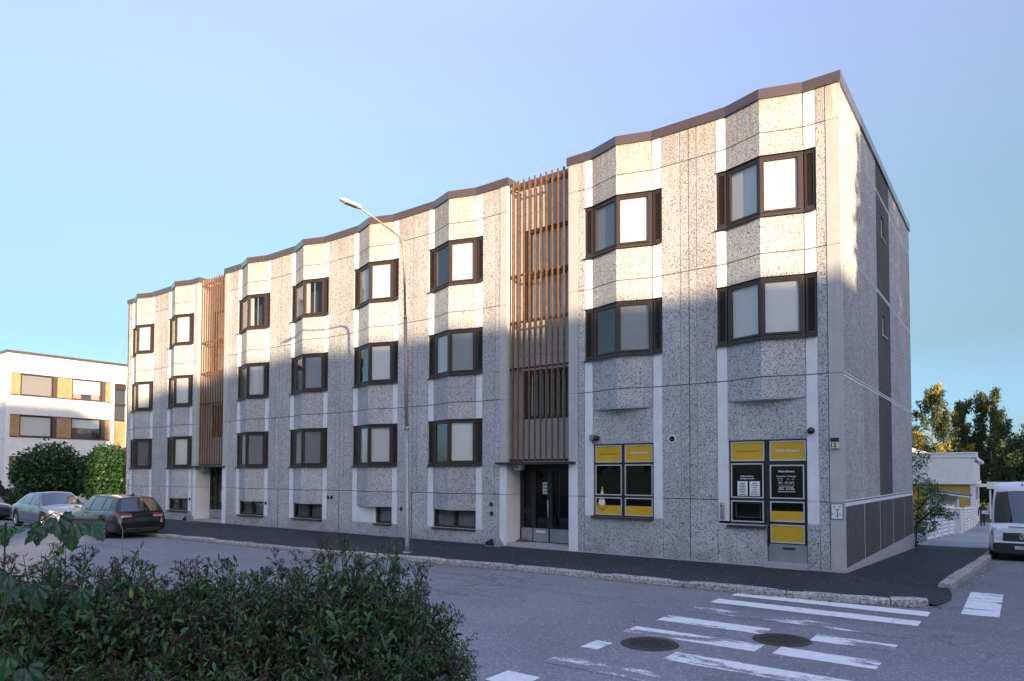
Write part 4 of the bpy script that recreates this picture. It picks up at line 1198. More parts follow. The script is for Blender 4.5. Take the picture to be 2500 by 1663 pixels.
mb = MB(); mb.box(-2.0, -.32, 1.9, 2.0, 0, .9 - zl); mb.build('back_wall', M['white_paint'], LT)

# utility box of white boards
zu = zg(1, 27)
UB = tag(empty('board_cabinet', (.22, 27, zu)), 'white cabinet of level boards standing between the two fence stretches', 'cabinet')
for k in range(9):
    mb = MB(); mb.box(-.17, .17, 0, 1.2, .02 + k * .142, .02 + (k + 1) * .142 - .012); mb.build('board', M['white_paint'], UB)
for x in (-.2, .17):
    mb = MB(); mb.box(x, x + .03, -.015, 1.21, 0, 1.31); mb.build('corner_board', M['white_paint'], UB)
mb = MB(); mb.box(-.22, .22, -.04, 1.24, 1.312, 1.34); mb.build('lid', M['white_paint'], UB)

# white slatted fences
def fence(p0, p1, n, zt0, zt1, rows, label, first=True):
    t = tag(empty('slatted_fence', (p0[0], p0[1], zg(1, p0[1]))), label, 'fence', 'white slatted fences along the path')
    L = math.hypot(p1[0] - p0[0], p1[1] - p0[1])
    ux, uy = (p1[0] - p0[0]) / L, (p1[1] - p0[1]) / L
    P = lambda s, d: (ux * s + uy * d, uy * s - ux * d)   # d to the right (street side)
    for k in range(n + 1):
        s = L * k / n; zf = zg(1, p0[1] + uy * s) - zg(1, p0[1]); h = zt0 + (zt1 - zt0) * k / n
        w = .09 if k in (0,) else .045
        q = [P(s - w, -.05), P(s - w, .07), P(s + w, .07), P(s + w, -.05)]
        mb = MB(); mb.hexa([(*p, zf - .1) for p in reversed(q)], [(*p, zf + h + (.02 if k else -.2)) for p in reversed(q)]); mb.build('post', M['white_paint'], t)
        if k == n: break
        s1 = L * (k + 1) / n; z1 = zg(1, p0[1] + uy * s1) - zg(1, p0[1]); h1 = zt0 + (zt1 - zt0) * (k + 1) / n
        for r_ in range(rows):
            a0 = zf + .12 + (h - .12) * r_ / rows; a1 = z1 + .12 + (h1 - .12) * r_ / rows; dh = (h - .12) / rows
            tilt = .035
            b = [(*P(s + w + .004, .045), a0), (*P(s1 - .049, .045), a1), (*P(s1 - .049, .03), a1), (*P(s + w + .004, .03), a0)]
            tp = [(*P(s + w + .004, .045 - tilt - .02), a0 + dh * .64), (*P(s1 - .049, .045 - tilt - .02), a1 + dh * .64), (*P(s1 - .049, .03 - tilt - .02), a1 + dh * .64), (*P(s + w + .004, .03 - tilt - .02), a0 + dh * .64)]
            mb = MB(); mb.hexa(list(reversed(b)), list(reversed(tp))); mb.build('slat', M['white_paint'], t, fix=True)
fence((-.03, 15.3), (.18, 25.6), 4, 1.52, 1.52, 8, 'near stretch of white slatted fence beside the sapling')
fence((.44, 28.3), (.30, 42.5), 4, 1.45, 1.5, 8, 'farther stretch of white slatted fence running up to the timber house')
# far white garage roof edge
mb = MB(); FG = tag(empty('carport', (1.6, 66, zg(1, 60))), 'low white carport edge at the end of the side street', 'carport')
mb.box(-1.4, 3.6, 0, 4, 3.0, 3.65); mb.build('roof', M['white_paint'], FG)
for x in (-1.2, 3.4):
    mb = MB(); mb.box(x, x + .15, .2, .35, 0, 3.0); mb.build('post', M['white_paint'], FG)

# ---------------------------------------------------------------- unseen houses towards the sun: rooflines shaped so their shadow lies on the street
HV = Vector((SUN.x, SUN.y, 0)).normalized()               # horizontal direction to the sun
WV = Vector((-HV.y, HV.x, 0))                             # across it
TE = SUN.z / math.hypot(SUN.x, SUN.y)
S_OCC = 62.0
def occ(xf, zf, yf=0.0):
    w = xf * WV.x + yf * WV.y; s_ = xf * HV.x + yf * HV.y
    return w, zf + (S_OCC - s_) * TE
OCC_M = concrete('beige_render', (.55, .5, .42), .1, top_stain=0)
OCC_ROT = math.atan2(WV.y, WV.x)
def backdrop_house(name, prof, label, depth=11):
    base = HV * S_OCC
    t = tag(empty(name, (base.x, base.y, 0), OCC_ROT), label, 'building', 'houses towards the sun')
    pts = prof                                            # local x runs across the sun, local -y away towards it
    mb = MB()
    poly = [(pts[0][0], -.3)] + [(x, z - .3) for x, z in pts] + [(pts[-1][0], -.3)]
    for y, rev in ((0, False), (-depth, True)):
        q = [(x, y, z) for x, z in poly]
        mb.face(q if rev else list(reversed(q)))
    for (a, za), (b, zb_) in zip(poly[:-1], poly[1:]):
        mb.face([(a, 0, za), (b, 0, zb_), (b, -depth, zb_), (a, -depth, za)])
    mb.build('wall', OCC_M, t, fix=True)
    for (a, za), (b, zb_) in zip(pts[:-1], pts[1:]):
        mb = MB(); mb.hexa([(a, -depth - .1, za - .299), (b, -depth - .1, zb_ - .299), (b, .1, zb_ - .299), (a, .1, za - .299)], [(a, -depth - .1, za), (b, -depth - .1, zb_), (b, .1, zb_), (a, .1, za)]); mb.build('roof', M['greyroof'], t)
    n = int((pts[-1][0] - pts[0][0]) // 3)
    for i in range(n):
        for fl in range(4):
            x = pts[0][0] + .8 + 3 * i; z = 1.0 + 2.9 * fl
            mb = MB(); mb.box(x, x + 1.5, .002, .04, z, z + 1.4); w = mb.build('window', M['frame'], t)
            mb = MB(); mb.box(x + .08, x + 1.42, .041, .046, z + .08, z + 1.32); mb.build('pane', M['glass'], w)
pa = [occ(-50.85, 6.92, .2), occ(-50.85, 6.92, 4.4), occ(-50.85, 5.5, 6.9)]
pa = [(pa[0][0] - 22, pa[0][1])] + pa
pb = [occ(x, z) for x, z in ((-33.5, 5.2), (-29.3, 6.12), (-26, 6.25), (-22.3, 6.5), (-19.8, 6.72), (-16, 6.5), (-13, 6.55), (-9, 6.5), (-6, 6.45), (0, 6.5))] + [occ(0, 6.6, 3), occ(0, 6.6, 14)]  # far end lengthened to shade the foot of the side wall
backdrop_house('hip_roof_house', pa, 'house with hipped roof beyond the junction, its shadow on the white block')
backdrop_house('long_apartment_house', pb, 'long apartment house out of view, its roofline shaped to shade the lower floors')
# unseen row house, added to keep the fence, van and timber house shaded
RH = tag(empty('shade_row_house', (31, 24, -.6)), 'unseen wooden row house added east of the side street to shade the fence and van', 'building', 'houses towards the sun')
mb = MB(); mb.box(0, 8, -27, 34, 0, 7.6); mb.build('wall', M['yellow_paint'], RH)
mb = MB(); mb.hexa([(-.5, -27.4, 7.6), (8.5, -27.4, 7.6), (8.5, 34.4, 7.6), (-.5, 34.4, 7.6)], [(3.5, -27.4, 10.4), (4.5, -27.4, 10.4), (4.5, 34.4, 10.4), (3.5, 34.4, 10.4)]); mb.build('roof', M['greyroof'], RH)
for i in range(15):
    for fl in range(2):
        mb = MB(); mb.box(-.04, -.002, -25 + 4 * i, -23.5 + 4 * i, 1 + 3 * fl, 2.4 + 3 * fl); w = mb.build('window', M['white_paint'], RH)
        mb = MB(); mb.box(-.05, -.041, -24.9 + 4 * i, -23.6 + 4 * i, 1.1 + 3 * fl, 2.3 + 3 * fl); mb.build('pane', M['glass'], w)
# ================================================================ vegetation
def leaf_mesh(name, C, T, N, L, W, mats, mi=None, rich=False):
    """C base points, T tip directions, N leaf normals (n,3); L lengths, W widths (n,). One folded blade per leaf."""
    n = len(C)
    T = T / np.linalg.norm(T, axis=1, keepdims=True)
    S = np.cross(T, N); S /= (np.linalg.norm(S, axis=1, keepdims=True) + 1e-9)
    U = np.cross(S, T)
    L = L[:, None]; W = W[:, None]
    if rich:
        v = np.stack([C, C + T * L * .3 + S * W * .5 + U * W * .16, C + T * L * .68 + S * W * .36 + U * W * .10, C + T * L - U * L * .10,
                      C + T * L * .68 - S * W * .36 + U * W * .10, C + T * L * .3 - S * W * .5 + U * W * .16], 1)
        idx = np.array([[0, 1, 2, 3], [0, 3, 4, 5]])
        k = 6
    else:
        v = np.stack([C, C + T * L * .5 + S * W * .5 + U * W * .15, C + T * L, C + T * L * .5 - S * W * .5 + U * W * .15], 1)
        idx = np.array([[0, 1, 2, 3]])
        k = 4
    me = bpy.data.meshes.new(name)
    nf = len(idx) * n
    me.vertices.add(n * k); me.vertices.foreach_set('co', v.reshape(-1).astype(np.float32))
    lo = (np.arange(n)[:, None, None] * k + idx[None]).reshape(-1)
    me.loops.add(nf * 4); me.loops.foreach_set('vertex_index', lo.astype(np.int32))
    me.polygons.add(nf); me.polygons.foreach_set('loop_start', (np.arange(nf) * 4).astype(np.int32))
    try: me.polygons.foreach_set('loop_total', np.full(nf, 4, np.int32))
    except Exception: pass
    for m_ in mats: me.materials.append(m_)
    if mi is not None: me.polygons.foreach_set('material_index', np.repeat(mi, len(idx)).astype(np.int32))
    me.update(calc_edges=True)
    return me

def unit(r, n):
    v = r.normal(size=(n, 3)); return v / np.linalg.norm(v, axis=1, keepdims=True)

M['bushleaf'] = leaf_mat('spirea_leaf', [(.050, .115, .045), (.062, .140, .058), (.038, .088, .042), (.090, .160, .050), (.055, .120, .075), (.085, .105, .065), (.042, .100, .036), (.11, .18, .048), (.060, .115, .090)], .40, .22, [(.34, (1.15, .85, .75)), (.48, (.85, .95, 1.0)), (.60, (1.0, 1.15, .9)), (.72, (1.25, 1.35, .8))])
M['bushbrown'] = leaf_mat('withered_flower', [(.070, .040, .034), (.095, .060, .050), (.050, .032, .030), (.12, .082, .068)], .85, .0)
M['stem'] = simple('woody_stem', (.045, .030, .020), .8)
def vein_leaf():
    m, nt, bs = new_mat('broad_veined_leaf')
    v = pos(nt, obj=True)
    sp = nd(nt, 'ShaderNodeSeparateXYZ'); nt.links.new(v, sp.inputs[0])
    ang = math_n(nt, 'ARCTAN2', sp.outputs[0], math_n(nt, 'ADD', sp.outputs[1], .05))
    st = math_n(nt, 'ABSOLUTE', math_n(nt, 'SINE', math_n(nt, 'MULTIPLY', ang, 5.0)))
    c = ramp(nt, noise(nt, v, 4, 5), [(.3, (.030, .085, .040)), (.5, (.045, .115, .055)), (.7, (.070, .150, .075))])
    inf = nt.nodes.new('ShaderNodeObjectInfo')
    c = mix(nt, 1.0, c, ramp(nt, inf.outputs['Random'], [(0, (.75, .8, 1.0)), (.5, (1, 1, 1)), (1, (.85, 1.25, .6))]), 'MULTIPLY')
    c = mix(nt, ramp(nt, st, [(.0, .55), (.10, 0)]), c, (.14, .22, .13))
    nt.links.new(c, bs.inputs['Base Color']); bs.inputs['Roughness'].default_value = .38
    bump(nt, bs, st, .5, .03)
    out = nt.nodes['Material Output']; tl = nd(nt, 'ShaderNodeBsdfTranslucent'); nt.links.new(c, tl.inputs[0])
    mx = nd(nt, 'ShaderNodeMixShader'); mx.inputs[0].default_value = .25
    nt.links.new(bs.outputs[0], mx.inputs[1]); nt.links.new(tl.outputs[0], mx.inputs[2]); nt.links.new(mx.outputs[0], out.inputs[0])
    return m
M['bigleaf'] = vein_leaf()
M['lilac'] = leaf_mat('lilac_leaf', [(.018, .062, .022), (.026, .080, .028), (.022, .055, .022), (.034, .095, .032), (.040, .105, .030)], .5, .2)
M['birchleaf'] = leaf_mat('birch_leaf', [(.075, .105, .040), (.060, .090, .042), (.095, .115, .042), (.052, .076, .036), (.12, .13, .048)], .6, .25)
M['birchyellow'] = leaf_mat('yellow_birch_leaf', [(.42, .31, .04), (.48, .36, .05), (.34, .26, .04), (.50, .40, .07)], .6, .3)
M['darkleaf'] = leaf_mat('dark_tree_leaf', [(.032, .052, .022), (.042, .066, .028), (.026, .042, .020), (.060, .080, .030)], .7, .15)
M['rowan'] = leaf_mat('rowan_leaf', [(.045, .110, .030), (.060, .140, .035), (.035, .085, .028), (.08, .16, .04)], .5, .3)
M['bark'] = simple('bark', (.10, .08, .06), .9, 0, .3, 8, bmp=.6, bscale=30)
M['birchbark'] = simple('birch_bark', (.16, .15, .135), .8, 0, .35, 6)
M['grass'] = leaf_mat('grass_blade', [(.05, .10, .025), (.07, .13, .03), (.09, .12, .04), (.14, .14, .06)], .6, .25)
M['litter'] = leaf_mat('fallen_leaf', [(.30, .20, .07), (.22, .12, .05), (.38, .30, .14), (.16, .10, .05), (.46, .42, .32)], .8, .0)
M['fleck'] = leaf_mat('pale_fleck', [(.55, .53, .48), (.42, .38, .30), (.62, .60, .56)], .8, .0)

# ---- spirea shrubs in the foreground
def spirea(seed):
    r = np.random.default_rng(seed)
    C, T, N, L, W = [], [], [], [], []
    stems = MB(); heads = []
    RR, HH = .72, 1.0
    for i in range(150):
        u = r.random(); rho = RR * math.sqrt(u) * 1.02; ph = r.uniform(0, 2 * math.pi)
        h = HH * (1 - .32 * (rho / RR) ** 2) * r.uniform(.74, 1.10)
        tip = np.array([rho * math.cos(ph), rho * math.sin(ph), h])
        base = np.array([rho * .22 * math.cos(ph), rho * .22 * math.sin(ph), 0.0])
        mid = base * .55 + tip * .45 + np.array([0, 0, .12 * HH]) + r.normal(size=3) * .02
        q = lambda t: base * (1 - t) ** 2 + 2 * mid * t * (1 - t) + tip * t * t
        pts = [q(t) for t in np.linspace(0, 1, 6)]
        stems.tube(pts, [.006, .005, .0045, .004, .0032, .002], 3, cap=False)
        nl = 34
        for t in np.linspace(.16, .985, nl):
            p = q(t); d = q(min(t + .03, 1.02)) - q(t - .03); d /= np.linalg.norm(d)
            o = unit(r, 1)[0]; o -= d * o.dot(d); o /= np.linalg.norm(o)
            dirv = o * .9 + d * .55 + np.array([0, 0, -.12])
            for tw in range(1 if t > .5 else 2):
                pp = p + (o * r.uniform(0, .05) if tw == 0 else o * r.uniform(.02, .16) + r.normal(size=3) * .03)
                C.append(pp); T.append(dirv + r.normal(size=3) * .28); N.append(d * .8 + np.array([0, 0, .8]) + r.normal(size=3) * .25)
                l = r.uniform(.040, .088) * (1.0 if t < .9 else .75); L.append(l); W.append(l * r.uniform(.34, .46))
        # side twigs with leaves
        for k in range(4):
            t = r.uniform(.45, .92); p = q(t); o = unit(r, 1)[0]; o[2] = abs(o[2]) * .6 + .15; e = p + o * r.uniform(.07, .16)
            stems.tube([p, e], [.0025, .0015], 3, cap=False)
            for s in np.linspace(.25, 1, 7):
                C.append(p + (e - p) * s); T.append(unit(r, 1)[0] + o * .7); N.append(np.array([0, 0, 1.]) + r.normal(size=3) * .4)
                l = r.uniform(.026, .050); L.append(l); W.append(l * .42)
            if r.random() < .16: heads.append((e, o))
        if r.random() < .50: heads.append((tip, np.array([0, 0, 1.]) + r.normal(size=3) * .2))
    C, T, N, L, W = map(np.array, (C, T, N, L, W))
    fol = leaf_mesh('foliage', C, T, N, L, W, [M['bushleaf']], rich=True)
    # flat-topped seed heads
    hC, hT, hN, hL, hW = [], [], [], [], []
    for p, d in heads:
        d = d / np.linalg.norm(d); R0 = r.uniform(.026, .058)
        a = np.cross(d, [1, .3, 0]); a /= np.linalg.norm(a); b = np.cross(d, a)
        for k in range(int(26 + 500 * R0)):
            rr = R0 * math.sqrt(r.random()); th = r.uniform(0, 6.283)
            c = p + a * rr * math.cos(th) + b * rr * math.sin(th) + d * (.022 - .35 * rr + r.normal() * .004)
            hC.append(c); hT.append(unit(r, 1)[0] + d * .4); hN.append(unit(r, 1)[0]); l = r.uniform(.006, .012); hL.append(l); hW.append(l * .9)
        for k in range(7):
            th = k * .9; rr = R0 * .8
            stems.tube([p - d * .03, p + a * rr * math.cos(th) + b * rr * math.sin(th) + d * .012], [.0016, .001], 3, cap=False)
    hm = leaf_mesh('seed_heads', *map(np.array, (hC, hT, hN, hL, hW)), [M['bushbrown']])
    return fol, stems.mesh('stems', [M['stem']]), hm
SPI = [spirea(11 + k) for k in range(4)]
def put_spirea(k, x, y, z, top, wide, rz, label):
    t = tag(empty('spirea_shrub', (x, y, z), rz), label, 'shrub', 'spirea shrubs in the foreground')
    t.scale = (wide / .72, wide / .72, (top - z) / 1.05)
    fol, st, hm = SPI[k % 4]
    for nm, me, kd in (('foliage', fol, 'stuff'), ('stems', st, 'stuff'), ('seed_heads', hm, 'stuff')):
        o = link(bpy.data.objects.new(nm, me), t)
        o['kind'] = kd
SPOTS = [
 # x, y, top, half width, label
 (-2.17, -14.45, 1.52, .62, 'spirea shrub cut by the edge of the picture, behind the broad leaves'),
 (-1.66, -14.22, 1.63, .66, 'spirea shrub below the parked dark estate car, with tall brown heads'),
 (-1.40, -13.72, 1.58, .66, 'spirea shrub with a bent brown head reaching over the road, third along the row'),
 (-.99, -13.60, 1.55, .62, 'low-topped spirea shrub in the middle of the row'),
 (-.72, -13.22, 1.56, .62, 'spirea shrub with thin upright shoots, left of the tallest clump'),
 (-.37, -13.00, 1.66, .60, 'tallest spirea clump with dense brown heads, below the street lamp'),
 (-.05, -12.98, 1.40, .52, 'spirea shrub just right of the tallest clump'),
 (.18, -13.14, 1.14, .42, 'spirea shrub sloping down towards the road'),
 (.40, -13.36, .88, .34, 'last low spirea shrub beside the grass edge, nearest the crosswalk'),
 (-.95, -15.20, 1.30, .62, 'near spirea shrub in the lower corner beside the long grass'),
 (-.43, -14.86, 1.27, .62, 'near spirea shrub with yellow-green shoots at the bottom of the picture'),
 (-.06, -14.40, 1.24, .62, 'near dark spirea shrub, bottom middle of the hedge'),
 (.22, -14.05, 1.20, .52, 'near spirea shrub with broad leaves low in the hedge'),
 (.34, -13.70, 1.00, .40, 'near spirea shrub in front of the sloping end'),
]
vr = random.Random(5)
for k, (x, y, top, w, lab) in enumerate(SPOTS):
    put_spirea(k, x, y, bank(x, y) - .16, top, w, vr.uniform(0, 6.28), lab)

# ---- broad-leaved sapling in the lower left
def broad_leaf(seed):
    r = random.Random(seed)
    pts = []
    n = 34
    for i in range(n):
        a = -math.pi / 2 + 2 * math.pi * i / n
        lob = 1 + .24 * math.cos(3 * (a - math.pi / 2)) + .06 * math.cos(5 * (a - math.pi / 2)) + (.075 if i % 2 else -.055) + r.uniform(-.02, .02)
        rad = .5 * lob * (1.0 if i else .5)
        pts.append((rad * math.cos(a), .42 + rad * math.sin(a)))
    mb = MB()
    def z(x, y): return .16 * abs(x) - .42 * (y - .35) ** 2 - .22 * x * x + .05 * math.sin(9 * x + seed) * y + .03 * math.sin(14 * y + seed)
    def P(x, y): return (x, y, z(x, y))
    c = (0, .40)
    ring = [(c[0] + (p[0] - c[0]) * .55, c[1] + (p[1] - c[1]) * .55) for p in pts]
    for i in range(n):
        j = (i + 1) % n
        mb.face([P(*pts[i]), P(*pts[j]), P(*ring[j]), P(*ring[i])], 0, True)
        mb.face([P(*ring[i]), P(*ring[j]), P(*c)], 0, True)
    me = mb.mesh('leaf', [M['bigleaf']])
    bm = bmesh.new(); bm.from_mesh(me); bmesh.ops.remove_doubles(bm, verts=bm.verts, dist=1e-5); bm.to_mesh(me); bm.free()
    for p in me.polygons: p.use_smooth = True
    return me
BL = [broad_leaf(k) for k in range(4)]
CR, CU, CF = Vector((0.80168, 0.59775, 0.00213)), Vector((0.01748, -0.02700, 0.99948)), Vector((-0.59749, 0.80123, 0.03210))
SAP = tag(empty('maple_sapling', (.35, -15.0, .30)), 'broad-leaved maple sapling rising through the spirea in the lower left corner', 'sapling')
sap_stem = MB()
leaves_at = [ # position, size, tip direction (right, up), facing tilt
 ((-.03, -15.02, 1.875), .085, (-.15, -1), .5), ((.03, -14.98, 1.870), .085, (-.9, -.35), .35), ((.085, -14.94, 1.885), .095, (-.3, -.9), .6),
 ((.12, -14.91, 1.915), .115, (.35, -.75), .85), ((.18, -14.87, 1.890), .115, (-.1, -1), .6), ((.215, -14.83, 1.885), .090, (.7, -.7), .45),
 ((.06, -14.955, 1.855), .07, (-.6, -.6), .6),
 ((.20, -15.09, 1.725), .105, (-.4, -.8), .8), ((.17, -14.99, 1.665), .10, (.3, -1), .7), ((.11, -15.03, 1.67), .095, (-.5, -.7), .5), ((.19, -14.85, 1.635), .085, (.2, -1), .6),
 ((.67, -15.23, 1.545), .095, (-.2, -1), .7), ((.73, -15.20, 1.515), .09, (.5, -.8), .8), ((.64, -15.26, 1.50), .09, (-.7, -.5), .6),
]
for k, (p, sz, (tx, ty), tilt) in enumerate(leaves_at):
    sz *= .86
    p = Vector(p)
    tip = (CR * tx + CU * ty - CF * .25).normalized()
    nrm = (-CF * tilt + CU * (1 - tilt) + Vector((0, 0, .2)))
    nrm = (nrm - tip * nrm.dot(tip)).normalized()
    sx = tip.cross(nrm)
    o = link(bpy.data.objects.new('leaf', BL[k % 4]), SAP)
    lp = p - Vector((.35, -15.0, .30))
    o.matrix_basis = Matrix(((sx.x * sz, tip.x * sz, nrm.x * sz, lp.x), (sx.y * sz, tip.y * sz, nrm.y * sz, lp.y), (sx.z * sz, tip.z * sz, nrm.z * sz, lp.z), (0, 0, 0, 1)))
    q = p - Vector((.35, -15.0, .30))
    sap_stem.tube([tuple(q), tuple(q + Vector((-.012, -.006, .012)))], [.0012, .0016], 5)
def bough(ids):
    pts = [Vector(leaves_at[i][0]) - Vector((.35, -15.0, .30)) + Vector((-.012, -.006, .012)) for i in ids]
    sap_stem.tube([tuple(p) for p in pts], [.0030 - .0012 * i / len(pts) for i in range(len(pts))], 5)
bough((7, 0, 1, 6, 2, 3, 4, 5)); bough((13, 9, 8, 10)); bough((13, 11, 12))
sap_stem.tube([(0, 0, 0), tuple(Vector(leaves_at[13][0]) - Vector((.35, -15.0, .30)))], [.005, .003], 6)
bough((13, 9, 7))
o = sap_stem.build('stems', M['stem'], SAP)

# ---- crowns of leaves for trees and big shrubs
def crown_points(r, n, blobs):
    """blobs: (cx, cy, cz, rx, rz); points near the surface of each blob"""
    out = []
    w = np.array([b[3] ** 2 * b[4] for b in blobs]); w = w / w.sum()
    cnt = r.multinomial(n, w)
    for b, c in zip(blobs, cnt):
        d = unit(r, c); rad = r.random(c) ** .33
        rad = np.where(r.random(c) < .6, .78 + .28 * r.random(c), rad)
        out.append(np.array(b[:3]) + d * rad[:, None] * np.array([b[3], b[3], b[4]]))
    return np.concatenate(out)

def dense_crown(name, r, n, blobs, size, mats, share=None):
    C = crown_points(r, n, blobs)
    T = unit(r, n) + np.array([0, 0, -.35]); N = unit(r, n) * .7 + np.array([0, 0, .7])
    L = size * r.uniform(.7, 1.3, n); W = L * r.uniform(.55, .8, n)
    return leaf_mesh(name, C, T, N, L, W, mats)

def blob_set(r, n, R0, H0, Z0, small):
    bl = []
    for i in range(n):
        d = unit(r, 1)[0]; k = r.random() ** .4 * .8
        bl.append((d[0] * R0 * k, d[1] * R0 * k, Z0 + H0 * (.5 + .5 * d[2] * k), small * r.uniform(.7, 1.25), small * r.uniform(.65, 1.0)))
    return bl

def trunk(pts, rad, mat, par, limbs=(), name='trunk'):
    mb = MB(); mb.tube(pts, rad, 9)
    for l in limbs: mb.tube(l, [.05, .03, .012][:len(l)], 5)
    return mb.build(name, mat, par)

# two round lilac shrubs and the low hedge by the white block
def lilac(x, y, R0, H, seed, label, n=9500):
    r = np.random.default_rng(seed)
    t = tag(empty('lilac_shrub', (x, y, -.02)), label, 'shrub', 'round shrubs before the white block')
    bl = [(0, 0, H * .50, R0 * .86, H * .46)] + blob_set(r, 16, R0 * .95, H * .85, .25, R0 * .42)
    o = link(bpy.data.objects.new('crown', dense_crown('crown', r, n, bl, .20, [M['lilac']])), t); o['kind'] = 'stuff'
    mb = MB()
    for k in range(6):
        a = k * 1.05; mb.tube([(0, 0, 0), (.3 * math.cos(a), .3 * math.sin(a), H * .3), (.7 * math.cos(a), .7 * math.sin(a), H * .65)], [.06, .045, .02], 6)
    mb.build('trunk', M['bark'], t)
lilac(-42.9, .15, 2.15, 4.15, 21, 'large round dark green shrub nearest the white block windows')
lilac(-39.9, 2.2, 1.75, 4.0, 22, 'round dark green shrub tucked against the end of the concrete block')
lilac(-36.5, 3.6, 1.4, 3.0, 23, 'dark green shrub half hidden behind the concrete block corner', 3000)
r = np.random.default_rng(31)
HG = tag(empty('low_hedge', (-47.0, -1.0, -.02)), 'low dark hedge running left from the round shrubs', 'hedge')
bl = [(-6 + .9 * k, r.uniform(-.15, .15), .62 + r.uniform(-.1, .1), .8, .62) for k in range(11)]
o = link(bpy.data.objects.new('crown', dense_crown('crown', r, 6000, bl, .14, [M['darkleaf'], M['lilac']])), HG); o['kind'] = 'stuff'
mb = MB(); 
for k in range(11): mb.tube([(-6 + .9 * k, 0, 0), (-6 + .9 * k, .1, .7)], [.03, .015], 5)
o = mb.build('stems', M['bark'], HG); o['kind'] = 'stuff'

# weeping birches at the end of the side street
def birch(x, y, H, R0, seed, label, yellow=0.0, n=15000, mats=None):
    r = np.random.default_rng(seed)
    z0 = zg(1, y)
    t = tag(empty('birch_tree', (x, y, z0)), label, 'tree', 'birches at the end of the side street')
    C, S = [], []
    lim = []
    nb = 60
    per = n // nb // 6
    yel = []
    for i in range(nb):
        f = (i + .5) / nb; h = H * (.16 + .84 * f); reach = R0 * (1 - .72 * max(0, f - .45) / .55) * r.uniform(.55, 1.12)
        a = r.uniform(0, 6.283)
        p0 = np.array([0, 0, h * .93]); p1 = np.array([math.cos(a) * reach, math.sin(a) * reach, h + .05 * reach])
        lim.append([tuple(p0), tuple((p0 + p1) / 2 + np.array([0, 0, .25])), tuple(p1)])
        isy = r.random() < yellow
        for s in range(6):
            q = p0 + (p1 - p0) * r.uniform(.35, 1.05); ln = r.uniform(.5, 1.7) * (H / 13)
            tt = r.random(per) 
            pts = q + np.stack([r.normal(size=per) * .16, r.normal(size=per) * .16, -tt * ln + r.normal(size=per) * .06], 1)
            C.append(pts); yel += [isy] * per
    C = np.concatenate(C); m = len(C)
    T = r.normal(size=(m, 3)) * .5 + np.array([0, 0, -1.]); N = unit(r, m)
    L = r.uniform(.15, .30, m); W = L * .66
    me = leaf_mesh('crown', C, T, N, L, W, mats or [M['birchleaf'], M['birchyellow']], np.array(yel, int))
    o = link(bpy.data.objects.new('crown', me), t); o['kind'] = 'stuff'
    trunk([(0, 0, 0), (.05, 0, H * .4), (0, .05, H * .97)], [.17, .11, .015], M['birchbark'], t, lim)
birch(-5.2, 76, 15.0, 3.4, 41, 'birch turning yellow, standing by the corner of the concrete block', .24)
birch(-2.4, 79, 13.4, 2.9, 42, 'slim green birch between the yellow birch and the broad one', .05)
birch(.2, 78, 14.3, 3.6, 43, 'broad green birch with the tallest crown beside the street', .02, 18000)
birch(-8.6, 77, 13, 3.2, 44, 'birch mostly hidden by the edge of the concrete block', .16)
birch(5.2, 74, 13.8, 3.4, 45, 'birch at the edge of the picture above the white van', .05)
birch(8.5, 72, 15, 3.0, 46, 'tall birch outside the picture beyond the white van', .05)
def dense_tree(x, y, H, R0, seed, label, group, n=5200, size=.30, mat='darkleaf', z=None, low=.12, name='leafy_tree'):
    r = np.random.default_rng(seed)
    z0 = zg(1, y) if z is None else z
    t = tag(empty(name, (x, y, z0)), label, 'tree', group)
    bl = [(0, 0, H * .58, R0 * .7, H * .38)] + blob_set(r, 22, R0 * .95, H * (.95 - low), H * low, R0 * .36)
    o = link(bpy.data.objects.new('crown', dense_crown('crown', r, n, bl, size, [M[mat]])), t); o['kind'] = 'stuff'
    lim = [[(0, 0, H * .3), (R0 * .3 * math.cos(a), R0 * .3 * math.sin(a), H * .5), (R0 * .7 * math.cos(a), R0 * .7 * math.sin(a), H * .7)] for a in (0, 1.3, 2.5, 3.8, 5.1)]
    trunk([(0, 0, 0), (.1, 0, H * .4), (0, 0, H * .9)], [.22, .16, .03], M['bark'], t, lim)
    return t
for k, (x, y, H, R0, lab) in enumerate(((-7.5, 86, 9.0, 3.2, 'dark bushy tree low behind the gable house'), (-2.0, 88, 9.0, 3.3, 'dark bushy tree behind the flat parapet'), (2.6, 85, 9.8, 3.3, 'dark dense tree right behind the timber house end'), (6.4, 82, 10.5, 3.2, 'dark dense tree above the van roof'), (10.5, 82, 11, 3.6, 'dark dense tree outside the picture behind the van'), (3.6, 74, 5.8, 2.6, 'low dark tree between the timber house and the van'), (.2, 84, 6.5, 2.6, 'low dark tree in the gap under the broad birch'))):
    dense_tree(x, y, H, R0, 60 + k, lab, 'dark trees at the end of the side street', 7000, .36)
# trees east of the side street: their shadow keeps the side wall dim
for k, (x, y, H, R0) in enumerate(((25.5, -9.3, 17.5, 3.0), (26.5, -4.6, 18, 3.1), (25, -1.0, 17.5, 3.1), (26.5, 3.6, 17.5, 3.3), (23.5, -6.4, 16.5, 2.6))):
    dense_tree(x, y, H, R0, 80 + k, ['tree east of the side street nearest the main street', 'second tree east of the side street', 'third tree east of the side street', 'fourth tree east of the side street', 'tree standing before the others east of the side street'][k], 'trees east of the side street', 9000, .42, 'darkleaf', 0, .05)
